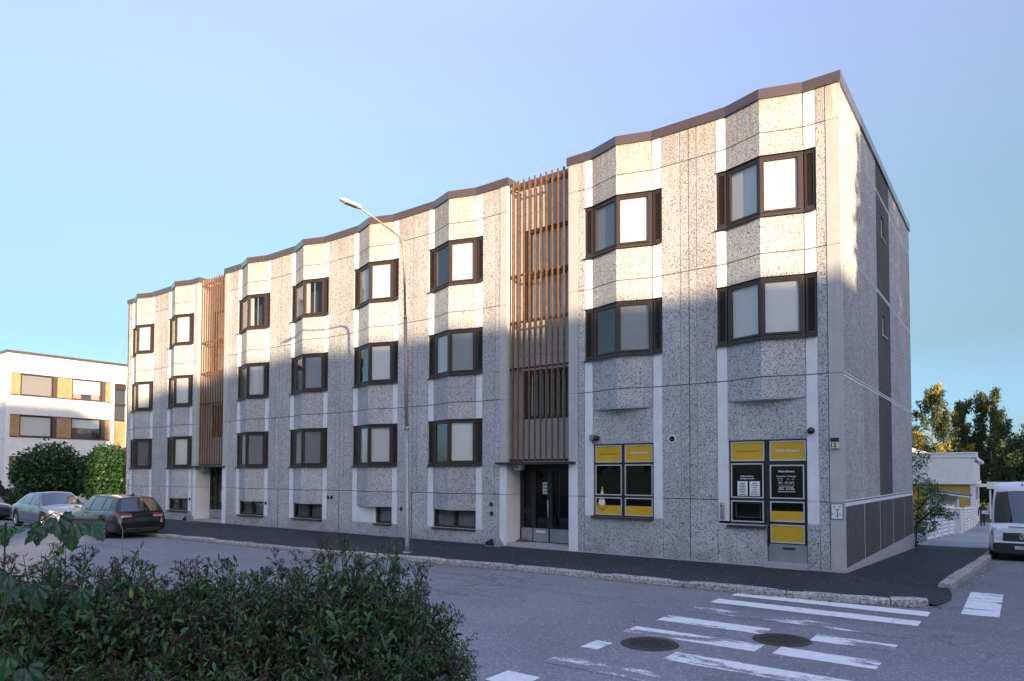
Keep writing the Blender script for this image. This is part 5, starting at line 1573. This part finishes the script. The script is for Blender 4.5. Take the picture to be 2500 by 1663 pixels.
# trees across the main street, mirrored in the windows
for k, (x, H) in enumerate(((-20, 8.5), (-30, 10), (-40, 8), (-51, 10.5), (-62, 9), (-75, 10.5), (-90, 10))):
    dense_tree(x, -38 - (k % 3) * 2.2, H, 4.6, 90 + k, 'tree across the street, mirrored in the lower windows, number %s from the junction' % ['one', 'two', 'three', 'four', 'five', 'six', 'seven'][k], 'trees across the street', 3600, .42, 'darkleaf', .3, .1)

# rowan sapling at the back corner of the block
r = np.random.default_rng(51)
RW = tag(empty('rowan_sapling', (-.08, 12.7, zg(1, 12.7))), 'slender green rowan sapling at the back corner of the side wall', 'sapling')
bl = [(.15, 0, 3.2, .35, .3), (.1, 0, 2.75, .3, .25), (.2, 0, 2.15, .5, .35), (.62, .1, 1.85, .38, .22), (.25, .2, 1.35, .65, .35), (.75, .2, 1.2, .45, .2), (1.05, .1, 1.1, .3, .14), (.2, .3, .75, .5, .3), (-.1, .3, .35, .4, .3)]
C = crown_points(r, 3000, bl); m = len(C)
o = link(bpy.data.objects.new('crown', leaf_mesh('crown', C, unit(r, m) + np.array([.1, 0, -.3]), unit(r, m) * .6 + np.array([0, 0, .8]), r.uniform(.07, .14, m), r.uniform(.035, .06, m), [M['rowan']])), RW); o['kind'] = 'stuff'
trunk([(0, 0, 0), (.08, 0, 1.4), (.15, 0, 3.2)], [.028, .016, .006], M['bark'], RW, [[(.05, 0, .8), (.4, .1, 1.2), (1.0, .1, 1.15)], [(.07, 0, 1.3), (.35, .05, 1.7), (.6, .1, 1.9)]])

# ---- grass at the foot of the hedge and along the fence
r = np.random.default_rng(71)
def grass(n, xr, yr, hr, lean=.35):
    x = r.uniform(*xr, n); y = r.uniform(*yr, n)
    z = np.array([zg(a, b) - .15 + bank(a, b) for a, b in zip(x, y)])
    C = np.stack([x, y, z], 1); T = r.normal(size=(n, 3)) * lean + np.array([0, 0, 1.]); N = unit(r, n)
    L = r.uniform(*hr, n); return C, T, N, L, L * r.uniform(.02, .04, n)
parts = [grass(9000, (-4, 2.2), (-13.6, -11.72), (.08, .30)), grass(160, (-.7, -.1), (-15.3, -14.7), (.5, 1.0), .45), grass(500, (.2, 1.3), (-14.0, -12.6), (.25, .62), .4), grass(2500, (-.4, .35), (13.7, 44), (.06, .18)), grass(3000, (-48, -33.2), (-1.2, 3), (.08, .2))]
g_ = [np.concatenate(z) for z in zip(*parts)]
g_[4] = np.maximum(g_[4], .006)
tag(link(bpy.data.objects.new('grass', leaf_mesh('grass', *g_, [M['grass']]))), 'rough green grass along the verge and beside the path', 'grass', kind='stuff')

# ---- fallen leaves in the gutter and flecks on the pavement
def along_kerb(n, pts, spread, side):
    P = np.array(pts); seg = np.diff(P, axis=0); ln = np.hypot(*seg.T); cum = np.concatenate([[0], np.cumsum(ln)])
    s = r.uniform(0, cum[-1], n); i = np.clip(np.searchsorted(cum, s) - 1, 0, len(ln) - 1); t = (s - cum[i]) / ln[i]
    d = seg[i] / ln[i][:, None]; off = np.abs(r.normal(size=n)) * spread + .065
    q = P[i] + seg[i] * t[:, None] + np.stack([d[:, 1], -d[:, 0]], 1) * (off * side)[:, None]
    return q
q1_ = along_kerb(4200, K[1:], .06, 1.0); q2_ = along_kerb(420, SK[:4], .10, 1.0) ; q2_ = q2_ + np.array([.04, 0])
xy = np.concatenate([q1_, q2_, np.stack([r.uniform(-30, 5, 260), r.uniform(-11.5, -3.6, 260)], 1)])
z = np.array([zg(a, b) - .112 for a, b in xy]); n = len(xy)
C = np.concatenate([xy, z[:, None]], 1)
Cd = np.array([[-9.0 + r.uniform(0, .32), .42 + r.uniform(0, .22), .105 + r.uniform(0, .06)] for _ in range(120)])
C = np.concatenate([C, Cd]); n = len(C)
Lf = r.uniform(.02, .05, n); Lf[-120:] *= 1.7
tag(link(bpy.data.objects.new('fallen_leaves', leaf_mesh('fallen_leaves', C, unit(r, n) * np.array([1, 1, .25]), np.array([0, 0, 1.]) + r.normal(size=(n, 3)) * .25, Lf, Lf * .6, [M['litter']]))), 'brown and yellow leaves fallen along the gutter', 'fallen leaves', kind='stuff')
n = 700
xs_ = r.uniform(-33, 1.8, n); ys_ = r.uniform(-3.2, -.05, n)
C = np.stack([xs_, ys_, np.full(n, .006)], 1); Lf = r.uniform(.012, .04, n)
tag(link(bpy.data.objects.new('litter', leaf_mesh('litter', C, unit(r, n) * np.array([1, 1, .1]), np.array([0, 0, 1.]) + r.normal(size=(n, 3)) * .1, Lf, Lf * .6, [M['fleck']]))), 'pale flecks of dry leaf scattered over the dark pavement', 'litter', kind='stuff')
# dry stalk poking up from the hedge
DS = MB(); DS.tube([(-1.50, -14.0, 1.35), (-1.47, -13.97, 1.55), (-1.50, -13.96, 1.72), (-1.56, -13.99, 1.86)], [.003, .0025, .002, .001], 4)
tag(DS.build('dry_stalk', simple('dry_straw', (.32, .26, .17), .8)), 'thin pale dry stalk sticking up from the spirea before the estate car', 'stalk')
# ================================================================ vehicles
def car_paint(name, col, metal=.4, rough=.28):
    m, nt, bs = new_mat(name)
    v = pos(nt, obj=True)
    nt.links.new(ramp(nt, noise(nt, v, 3, 5), [(.3, [c * .92 for c in col]), (.7, [min(1, c * 1.06) for c in col])]), bs.inputs['Base Color'])
    bs.inputs['Metallic'].default_value = metal; bs.inputs['Roughness'].default_value = rough
    bs.inputs['Coat Weight'].default_value = .8; bs.inputs['Coat Roughness'].default_value = .06
    return m
M['p_silver'] = car_paint('grey_metallic_paint', (.20, .21, .235), .6, .30)
M['p_black'] = car_paint('black_car_paint', (.012, .012, .015), .2, .25)
M['p_dark'] = car_paint('dark_blue_car_paint', (.02, .022, .03), .2, .25)
M['p_white'] = car_paint('white_van_paint', (.74, .74, .74), 0, .35)
M['carglass'] = simple('car_glass', (.012, .013, .015), .03, 0, .0, spec=1.0, coat=1.0)
M['tyre'] = simple('tyre_rubber', (.018, .018, .018), .85)
M['rim'] = simple('alloy_rim', (.55, .56, .58), .3, .8)
M['plastic'] = simple('black_plastic', (.022, .022, .024), .6)
M['lampglass'] = simple('headlight_lens', (.50, .52, .55), .12, .3, .3, 30, coat=1.0)
M['red'] = simple('red_lamp_lens', (.28, .012, .015), .15, 0, .1, coat=1.0)
M['chrome'] = simple('chrome', (.75, .75, .76), .12, 1.0, .02)

def wheel(par, x, y, r, w, side, spokes=7):
    t = MB(); pr = [(r * .66, -w / 2), (r * .93, -w / 2), (r, -w / 2 + .025), (r, w / 2 - .025), (r * .93, w / 2), (r * .66, w / 2)]
    t.lathe(pr, 32, 'y', (0, 0, 0))
    W_ = t.build('wheel', M['tyre'], par); W_.location = (x, y, r)
    q = MB(); o = side * (w / 2 - .005)
    q.lathe([(r * .69, o), (r * .655, o - side * .012), (r * .62, o - side * .06)], 32, 'y')
    q.lathe([(r * .18, o - side * .005), (.001, o - side * .0)], 16, 'y')
    for k in range(spokes):
        a = 2 * math.pi * k / spokes
        ca, sa = math.cos(a), math.sin(a)
        def P(u, v, d): return (ca * u - sa * v, o - side * d, sa * u + ca * v)
        b = [P(r * .12, -.026, .01), P(r * .655, -.022, .02), P(r * .655, .022, .02), P(r * .12, .026, .01)]
        tt = [P(r * .12, -.026, .045), P(r * .655, -.022, .05), P(r * .655, .022, .05), P(r * .12, .026, .045)]
        q.hexa(b, tt)
    q.build('rim', M['rim'], W_, fix=True)
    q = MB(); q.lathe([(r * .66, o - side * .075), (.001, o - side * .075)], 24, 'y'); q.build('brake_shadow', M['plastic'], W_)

def make_car(name, loc, rz, label, S, group=None):
    car = tag(empty(name, loc, rz), label, S.get('cat', 'car'), group)
    xr, xf = S['ends']; ax = S['axles']; wr = S['wr']; Ra = wr + .055
    ip = lambda k, x: float(np.interp(x, [p[0] for p in S[k]], [p[1] for p in S[k]]))
    xs = set([xr, xr + .03, xr + .09, xr + .18, xf, xf - .03, xf - .09, xf - .18])
    x = xr + .25
    while x < xf - .2: xs.add(round(x, 3)); x += .11
    for a in ax:
        for k in range(-9, 10):
            xs.add(a + Ra * math.sin(k / 9 * math.pi / 2) * 1.0)
        xs.add(a - Ra - .004); xs.add(a + Ra + .004)
    xs = sorted(xs)
    def skew(x, z):
        e = S.get('rear_rake', .18); f_ = S.get('front_rake', .22)
        tr = max(0, 1 - (x - xr) / .55); tf = max(0, 1 - (xf - x) / .55)
        return x + tr * e * max(0, z - .55) - tf * f_ * max(0, z - .48)
    def ring(x):
        w, zs_, zc, zb_ = ip('w', x), ip('zs', x), ip('zc', x), ip('zb', x)
        p = [(w - .10, zb_), (w - .012, zb_ + .05), (w, zb_ + .20), (w + .008, zb_ + .52 * (zs_ - zb_)), (w - .018, zs_ - .11), (w - .045, zs_ - .03), (w - .11, zs_ + .005), (w * .5, zs_ + (zc - zs_) * .8), (0, zc)]
        out = []
        for k, (y, z) in enumerate(p):
            for a in ax:
                d = abs(x - a)
                if d < Ra and k < 5:
                    z = max(z, wr + math.sqrt(Ra * Ra - d * d) + .004 * k)
            out.append((skew(x, z), y, z))
        return out
    body = MB()
    rows = [ring(x) for x in xs]
    full = [[(p[0], p[1], p[2]) for p in r_] + [(p[0], -p[1], p[2]) for p in reversed(r_[:-1])] for r_ in rows]
    body.grid(full)
    body.face(full[0]); body.face(list(reversed(full[-1])))
    # cabin
    Ls = S['lines']; yr = S['roof_half']
    def line(u):
        i = min(int(u), len(Ls) - 2); t = u - i
        xb = Ls[i][0] + (Ls[i + 1][0] - Ls[i][0]) * t; xt = Ls[i][1] + (Ls[i + 1][1] - Ls[i][1]) * t
        return xb, xt
    def side(u, f, s=1, off=0.0):
        xb, xt = line(u)
        yb = ip('w', xb) - .085; zb_ = ip('zs', xb) - .02
        yt = yr - ip('roof_in', xt) if 'roof_in' in S else yr
        zt = ip('roof', xt)
        x = xb + (xt - xb) * f; y = yb + (yt - yb) * f + .03 * math.sin(math.pi * f); z = zb_ + (zt - zb_) * f
        nz = .3; n = Vector((0, 1, nz)).normalized()
        return (x, s * (y + off * n.y), z + off * n.z)
    n = len(Ls) - 1
    us = [k / 3 for k in range(3 * n + 1)]; fs = [0, .15, .35, .6, .82, .95, 1.0]
    for s in (1, -1):
        g = [[side(u, f, s) for f in fs] for u in us]
        body.grid(g if s > 0 else [list(reversed(q)) for q in g])
    def lat(u, f, s_, bulge, off=0.0):
        p = side(u, f, 1); k = 1 - s_ * s_
        cr = S.get('crown', .05) * (.4 + .6 * f)
        return (p[0] + bulge * k, p[1] * s_, p[2] + cr * k + off)
    ss = [-1, -.8, -.5, -.2, .2, .5, .8, 1]
    for u, bl in ((0, S.get('ws_bulge', .14)), (n, -S.get('rw_bulge', .05))):
        g = [[lat(u, f, s_, bl * (1 - f * .6)) for s_ in ss] for f in fs]
        body.grid(g if u else [list(reversed(q)) for q in g])
    g = []
    for u in us:
        b0 = (S.get('ws_bulge', .14) * .4) * max(0, 1 - u * 2) - S.get('rw_bulge', .05) * .4 * max(0, 1 - (n - u) * 2)
        g.append([lat(u, 1.0, s_, b0) for s_ in ss])
    body.grid(g)
    B_ = body.build('body', S['paint'], car, merge=True)
    # glazing
    def patch(nm, pts, mat, par=car):
        m_ = MB(); m_.grid(pts); return m_.build(nm, M[mat], par)
    for (u0, u1, f0, f1) in S['glass']:
        for s in (1, -1):
            uu = [u0 + (u1 - u0) * k / 4 for k in range(5)]; ff = [f0 + (f1 - f0) * k / 4 for k in range(5)]
            patch('side_window', [[side(u, f, s, .008) for f in ff] for u in uu], 'carglass')
    for nm, u, bl, f0, f1, m_ in (('windscreen', 0, S.get('ws_bulge', .14), .04, .93, .93), ('rear_window', n, -S.get('rw_bulge', .05), S.get('rw0', .05), S.get('rw1', .90), .88)):
        if nm == 'rear_window' and S.get('no_rear'): continue
        ff = [f0 + (f1 - f0) * k / 6 for k in range(7)]; q = [s_ * m_ for s_ in (-1, -.7, -.35, 0, .35, .7, 1)]
        sg = 1 if u == 0 else -1
        patch(nm, [[tuple(np.array(lat(u, f, s_, bl * (1 - f * .6))) + np.array([sg * .008, 0, .006])) for s_ in q] for f in ff], 'carglass')
    # body surface patches (lamps)
    def surf(x, k, s, off):
        r0 = ring(x); i = min(int(k), len(r0) - 2); t = k - i
        p = [r0[i][j] + (r0[i + 1][j] - r0[i][j]) * t for j in range(3)]
        return (p[0], s * (p[1] + off), p[2] + off * .2)
    S['surf'] = surf; S['ring'] = ring; S['skew'] = skew; S['side'] = side; S['lat'] = lat; S['patch'] = patch; S['ip'] = ip; S['n'] = n
    for k, a in enumerate(ax):
        for s in (1, -1): wheel(car, a, s * (ip('w', a) - .115), wr, .215, s, S.get('spokes', 7))
    ub = MB(); ub.box(xr + .25, xf - .25, -ip('w', 0) + .26, ip('w', 0) - .26, .17, .62); ub.build('underbody', M['plastic'], car)
    for s in (1, -1):
        for (hx, k0) in S.get('handles', ()):
            p = Vector(surf(hx, 3.75, s, .012)); m_ = MB(); m_.box(p.x - .10, p.x + .10, p.y - .018, p.y + .018, p.z - .014, p.z + .014); m_.build('door_handle', S.get('handle_mat', S['paint']), car)
        mx = S['mirror'][0]; m_ = MB()
        y0 = ip('w', mx) - .07; z0 = S['mirror'][1]
        m_.hexa([(mx - .02, s * (y0 + .08), z0 - .055), (mx + .09, s * (y0 + .08), z0 - .045), (mx + .06, s * (y0 + .25), z0 - .045), (mx - .03, s * (y0 + .26), z0 - .05)],
                [(mx - .02, s * (y0 + .07), z0 + .06), (mx + .05, s * (y0 + .07), z0 + .06), (mx + .03, s * (y0 + .24), z0 + .055), (mx - .03, s * (y0 + .25), z0 + .06)])
        m_.box(mx - .0, mx + .05, s * (y0 - .02), s * (y0 + .09), z0 - .05, z0 - .02)
        m_.build('mirror', S['paint'], car, fix=True)
    return car

def end_patch(S, car, nm, mat, x, y0, y1, zt, zb_, off=-.012, thick=.02, skewed=True):
    """plate-like piece on the flat front or rear: corners (y0,y1) with heights at top and bottom"""
    m_ = MB(); sk = S['skew'] if skewed else (lambda a, b: a)
    d = -1 if x < 0 else 1
    c = [(sk(x, zb_) + d * abs(off), y0, zb_), (sk(x, zb_) + d * abs(off), y1, zb_), (sk(x, zt) + d * abs(off), y1, zt), (sk(x, zt) + d * abs(off), y0, zt)]
    bk = [(p[0] - d * thick, p[1], p[2]) for p in c]
    for f_ in (c, [bk[3], bk[2], bk[1], bk[0]], [c[0], bk[0], bk[1], c[1]], [c[1], bk[1], bk[2], c[2]], [c[2], bk[2], bk[3], c[3]], [c[3], bk[3], bk[0], c[0]]): m_.face(f_)
    return m_.build(nm, M[mat], car, fix=True)

# ---- dark estate car, tail towards the camera
ES = dict(paint=M['p_black'], ends=(-2.28, 2.28), axles=(-1.25, 1.35), wr=.315,
  w=[(-2.28, .66), (-2.25, .78), (-2.12, .845), (-1.8, .868), (0, .88), (1.5, .872), (2.0, .83), (2.2, .70), (2.28, .52)],
  zs=[(-2.28, .84), (-2.2, .90), (-1.9, .935), (-1.0, .925), (.6, .885), (1.0, .87), (1.8, .76), (2.15, .68), (2.28, .60)],
  zc=[(-2.28, .88), (-1.9, .97), (.6, .95), (1.0, .955), (1.8, .84), (2.15, .74), (2.28, .64)],
  zb=[(-2.28, .34), (-2.1, .26), (-1.7, .2), (1.8, .19), (2.28, .26)],
  roof=[(-2.0, 1.30), (-1.7, 1.375), (-.8, 1.425), (0, 1.43), (.4, 1.40)], roof_half=.565, crown=.045,
  lines=[(1.05, .28), (.02, -.12), (-.96, -.98), (-1.62, -1.50), (-2.13, -1.78)],
  glass=[(.06, .94, .14, .88), (1.06, 1.94, .14, .88), (2.08, 2.86, .17, .88)], ws_bulge=.14, rw_bulge=.06, rw0=.06, rw1=.90, handles=((-.75, 0), (.25, 0)), mirror=(.62, .99), rear_rake=.30)
est = make_car('estate_car', (-23.50, -4.62, -.125), R(180), 'black estate car parked at the kerb with its tail towards the crosswalk', ES)
for s in (1, -1):
    ES['patch']('tail_light', [[ES['surf'](x, k, s, .006) for k in (4.05, 4.4, 4.8, 5.3)] for x in (-2.27, -2.22, -2.12, -1.98, -1.80)], 'red', est)
    y0, y1 = (.36, .70) if s > 0 else (-.70, -.36)
    end_patch(ES, est, 'tail_light', 'red', -2.28, y0, y1, .86, .80, .014)
    end_patch(ES, est, 'reflector_strip', 'chrome', -2.28, y0, y1, .795, .735, .016)
end_patch(ES, est, 'tailgate_panel', 'p_black', -2.28, -.52, .52, .72, .56, .016); end_patch(ES, est, 'number_plate', 'plastic', -2.28, -.26, .26, .70, .59, .022)
end_patch(ES, est, 'bumper', 'p_black', -2.28, -.72, .72, .52, .38, .05, .10); end_patch(ES, est, 'bumper_trim', 'chrome', -2.28, -.58, .58, .365, .345, .06, .04); end_patch(ES, est, 'diffuser', 'plastic', -2.28, -.66, .66, .335, .24, .03, .10)
m_ = MB(); m_.hexa([(-1.55, -.02, 1.44), (-1.32, -.02, 1.47), (-1.32, .02, 1.47), (-1.55, .02, 1.44)], [(-1.58, -.006, 1.53), (-1.52, -.006, 1.53), (-1.52, .006, 1.53), (-1.58, .006, 1.53)]); m_.build('antenna', M['p_black'], est)
for s in (1, -1):
    m_ = MB(); m_.tube([(.1, s * .57, 1.43), (-.4, s * .57, 1.46), (-1.2, s * .565, 1.44), (-1.7, s * .56, 1.385)], .014, 6); m_.build('roof_rail', M['chrome'], est)

# ---- grey saloon, nose towards the camera
SS = dict(paint=M['p_silver'], ends=(-2.40, 2.40), axles=(-1.42, 1.45), wr=.325,
  w=[(-2.40, .60), (-2.33, .76), (-2.1, .86), (-1.5, .905), (0, .915), (1.5, .905), (2.05, .86), (2.28, .74), (2.40, .54)],
  zs=[(-2.40, .86), (-2.2, .92), (-1.6, .945), (-.8, .94), (.7, .895), (1.1, .885), (1.9, .79), (2.2, .72), (2.40, .62)],
  zc=[(-2.40, .90), (-2.2, .985), (-1.6, 1.01), (.7, .96), (1.1, .975), (1.9, .865), (2.2, .78), (2.40, .66)],
  zb=[(-2.40, .34), (-2.1, .24), (-1.7, .19), (1.9, .18), (2.40, .22)],
  roof=[(-1.5, 1.28), (-1.0, 1.38), (-.3, 1.425), (.1, 1.42), (.5, 1.38)], roof_half=.56, crown=.045,
  lines=[(1.05, .22), (-.02, -.22), (-1.0, -.98), (-1.35, -1.14), (-1.86, -1.22)],
  glass=[(.08, .94, .15, .88), (1.06, 1.95, .15, .88), (2.1, 2.75, .20, .80)], ws_bulge=.16, rw_bulge=.08, handles=((-.85, 0), (.2, 0)), mirror=(.66, 1.0), front_rake=.28, spokes=5)
sal = make_car('saloon_car', (-29.46, -4.42, -.125), 0, 'grey metallic saloon car facing the camera behind the black estate', SS)
for s in (1, -1):
    SS['patch']('headlight', [[SS['surf'](x, k, s, .008) for k in (4.0, 4.5, 5.0, 5.7)] for x in (2.30, 2.24, 2.15, 2.02, 1.88)], 'lampglass', sal)
    y0, y1 = (.44, .70) if s > 0 else (-.70, -.44)
    end_patch(SS, sal, 'headlight', 'lampglass', 2.385, y0 * .9, y1 * .92, .66, .57, .02)
    y0, y1 = (.03, .25) if s > 0 else (-.25, -.03)
    g_ = end_patch(SS, sal, 'kidney_grille', 'plastic', 2.40, y0, y1, .665, .545, .022); end_patch(SS, sal, 'grille_surround', 'chrome', 2.40, y0 - .02, y1 + .02, .68, .53, .016, .012)
    y0, y1 = (.42, .62) if s > 0 else (-.62, -.42)
    end_patch(SS, sal, 'fog_lamp', 'plastic', 2.36, y0, y1, .42, .33, .03)
    SS['patch']('sill_trim', [[SS['surf'](x, k, s, .01) for k in (1.1, 1.35)] for x in (1.02, .4, -.3, -1.0)], 'chrome', sal)
end_patch(SS, sal, 'bumper', 'p_silver', 2.40, -.56, .56, .51, .28, .03, .06); end_patch(SS, sal, 'air_intake', 'plastic', 2.40, -.38, .38, .37, .27, .04, .03)
pl = end_patch(SS, sal, 'number_plate', 'paper', 2.40, -.26, .26, .495, .385, .05)
louvre_text('EYL-28', .12, (2.452, 0, .44), M['ink'], sal, rot=(R(90), 0, R(90)))

# ---- third car at the picture's edge
import copy as _copy
DS_ = dict(ES); DS_['paint'] = M['p_dark']
dk = make_car('hatchback_car', (-37.75, -4.75, -.125), 0, 'dark car at the picture edge of which only the nose shows', DS_)
for s in (1, -1):
    DS_['patch']('headlight', [[DS_['surf'](x, k, s, .008) for k in (4.0, 4.5, 5.0, 5.6)] for x in (2.2, 2.12, 2.0, 1.85)], 'lampglass', dk)
end_patch(DS_, dk, 'bumper', 'plastic', 2.28, -.5, .5, .44, .26, .03, .06)

# ---- white van
VS = dict(paint=M['p_white'], ends=(-2.7, 2.7), axles=(-1.65, 1.72), wr=.34, cat='van',
  w=[(-2.7, .84), (-2.6, .865), (1.8, .87), (2.3, .845), (2.55, .80), (2.7, .70)],
  zs=[(-2.7, 1.12), (1.6, 1.14), (1.95, 1.12), (2.35, 1.06), (2.6, .99), (2.7, .92)],
  zc=[(-2.7, 1.2), (1.6, 1.22), (1.95, 1.20), (2.35, 1.13), (2.6, 1.05), (2.7, .96)],
  zb=[(-2.7, .34), (-2.2, .26), (2.2, .24), (2.7, .26)],
  roof=[(-2.7, 2.34), (-2.3, 2.38), (1.0, 2.38), (1.35, 2.30), (1.6, 2.05), (1.9, 1.8)], roof_half=.70, crown=.06,
  lines=[(2.16, 1.52), (1.22, 1.10), (-.6, -.6), (-2.62, -2.58)],
  glass=[(.10, .92, .05, .62)], ws_bulge=.20, rw_bulge=.0, no_rear=True, mirror=(1.62, 1.42), front_rake=.30, spokes=6)
van = make_car('delivery_van', (3.05, 12.02, zg(3, 12.0) - .125), R(-90), 'white high-roofed delivery van parked on the side street facing the camera', VS)
van.rotation_euler = (0, R(-2.09), R(-90))
for o in van.children:
    if o.name.startswith('windscreen'): pass
# van nose
for s in (1, -1):
    VS['patch']('headlight', [[VS['surf'](x, k, s, .012) for k in (3.5, 4.0, 4.6, 5.2)] for x in (2.68, 2.62, 2.52, 2.38)], 'lampglass', van)
    y0, y1 = (.50, .72) if s > 0 else (-.72, -.50)
    end_patch(VS, van, 'headlight', 'lampglass', 2.69, y0, y1, .90, .66, .02)
end_patch(VS, van, 'grille', 'plastic', 2.70, -.495, .495, .84, .60, .03)
for k in range(3): end_patch(VS, van, 'grille_bar', 'black', 2.70, -.48, .48, .80 - .07 * k, .775 - .07 * k, .042, .02)
end_patch(VS, van, 'bonnet_gap', 'plastic', 2.70, -.36, .36, 1.03, 1.005, .02)
end_patch(VS, van, 'bumper_strip', 'p_white', 2.70, -.70, .70, .585, .54, .035); end_patch(VS, van, 'bumper', 'plastic', 2.70, -.74, .74, .53, .24, .05, .2)
end_patch(VS, van, 'number_plate', 'paper', 2.70, -.24, .24, .46, .36, .065)
end_patch(VS, van, 'plate_band', 'blueprint', 2.70, -.24, -.205, .46, .36, .069)
louvre_text('UZE-480', .105, (2.772, .015, .41), M['ink'], van, rot=(R(90), 0, R(90)))
m_ = MB(); m_.lathe([(.095, 0), (.095, .012), (.078, .012), (.078, 0)], 28, 'x', (VS['skew'](2.70, .73) + .045, 0, .73)); m_.build('emblem', M['chrome'], van)
louvre_text('V', .095, (2.70, 0, .765), M['chrome'], van, rot=(R(90), 0, R(90)), off=.002); louvre_text('W', .095, (2.70, 0, .69), M['chrome'], van, rot=(R(90), 0, R(90)), off=.002)
m_ = MB(); m_.lathe([(.035, 0), (.03, .02), (.001, .028)], 12, 'z', (1.46, 0, 2.30)); m_.tube([(1.46, 0, 2.31), (1.30, 0, 2.52)], [.006, .003], 5); m_.build('antenna', M['plastic'], van)

# ================================================================ people
def person(loc, rz, label, jacket, trousers, scale=1.0, stride=.12, arms=(.1, .1)):
    V_ = []; E_ = []; Rd = []
    def add(p, r_, par=None):
        V_.append(p); Rd.append(r_); i = len(V_) - 1
        if par is not None: E_.append((par, i))
        return i
    pel = add((0, 0, .95), (.15, .11)); ab = add((0, .0, 1.12), (.145, .10), pel); ch = add((0, 0, 1.33), (.175, .115), ab); ne = add((0, .0, 1.49), (.06, .06), ch)
    h1 = add((0, .01, 1.58), (.075, .085), ne); h2 = add((0, .015, 1.67), (.08, .095), h1); h3 = add((0, .0, 1.745), (.055, .065), h2)
    for s in (1, -1):
        sh = add((s * .19, 0, 1.40), (.062, .062), ch); el = add((s * .25, -.03, 1.13), (.048, .048), sh); wrs = add((s * .25, arms[0] if s > 0 else arms[1], .90), (.035, .035), el)
        pa = add((s * .245, (arms[0] if s > 0 else arms[1]) + .03, .83), (.032, .04), wrs); add((s * .24, (arms[0] if s > 0 else arms[1]) + .05, .76), (.018, .03), pa)
        hp_ = add((s * .095, 0, .88), (.095, .10), pel); kn = add((s * .105, s * stride * .6 + .03, .49), (.068, .07), hp_); an = add((s * .11, s * stride, .09), (.045, .05), kn); add((s * .125, s * stride + .16, .04), (.045, .035), an)
    me = bpy.data.meshes.new('body'); me.from_pydata(V_, E_, [])
    o = bpy.data.objects.new('body', me); COL.objects.link(o)
    o.modifiers.new('skin', 'SKIN')
    for i, d in enumerate(me.skin_vertices[0].data): d.radius = Rd[i]; d.use_root = (i == 0)
    ss_ = o.modifiers.new('sub', 'SUBSURF'); ss_.levels = 2; ss_.render_levels = 2
    dg = bpy.context.evaluated_depsgraph_get(); dg.update()
    m2 = bpy.data.meshes.new_from_object(o.evaluated_get(dg))
    bpy.data.objects.remove(o)
    m2.name = 'body'; m2.materials.clear()
    skin = simple('skin', (.45, .28, .2), .6); hair = simple('dark_hair', (.03, .022, .018), .7)
    for mt in (jacket, trousers, skin, hair, M['tyre']): m2.materials.append(mt)
    for p in m2.polygons:
        z = p.center.z; y = p.center.y
        p.use_smooth = True
        p.material_index = 4 if z < .10 else 1 if z < .93 and abs(p.center.x) < .19 else 2 if (z < .87) else 0 if z < 1.50 else (3 if (z > 1.68 or y < -.01) else 2)
    ob = bpy.data.objects.new('person', m2); ob.location = loc; ob.rotation_euler = (0, 0, rz); ob.scale = (scale,) * 3
    COL.objects.link(ob); tag(ob, label, 'person')
jk = simple('dark_jacket', (.022, .024, .03), .8); tr = simple('dark_trousers', (.03, .03, .035), .85)
person((-40.15, -3.15, -.005), R(120), 'person in a dark jacket at the very edge of the picture before the low hedge', jk, tr, 1.0)
person((.62, 46.0, zg(1, 46) + .004), R(10), 'person in dark clothes seen from behind walking away past the timber house', jk, tr, 1.0, .16)
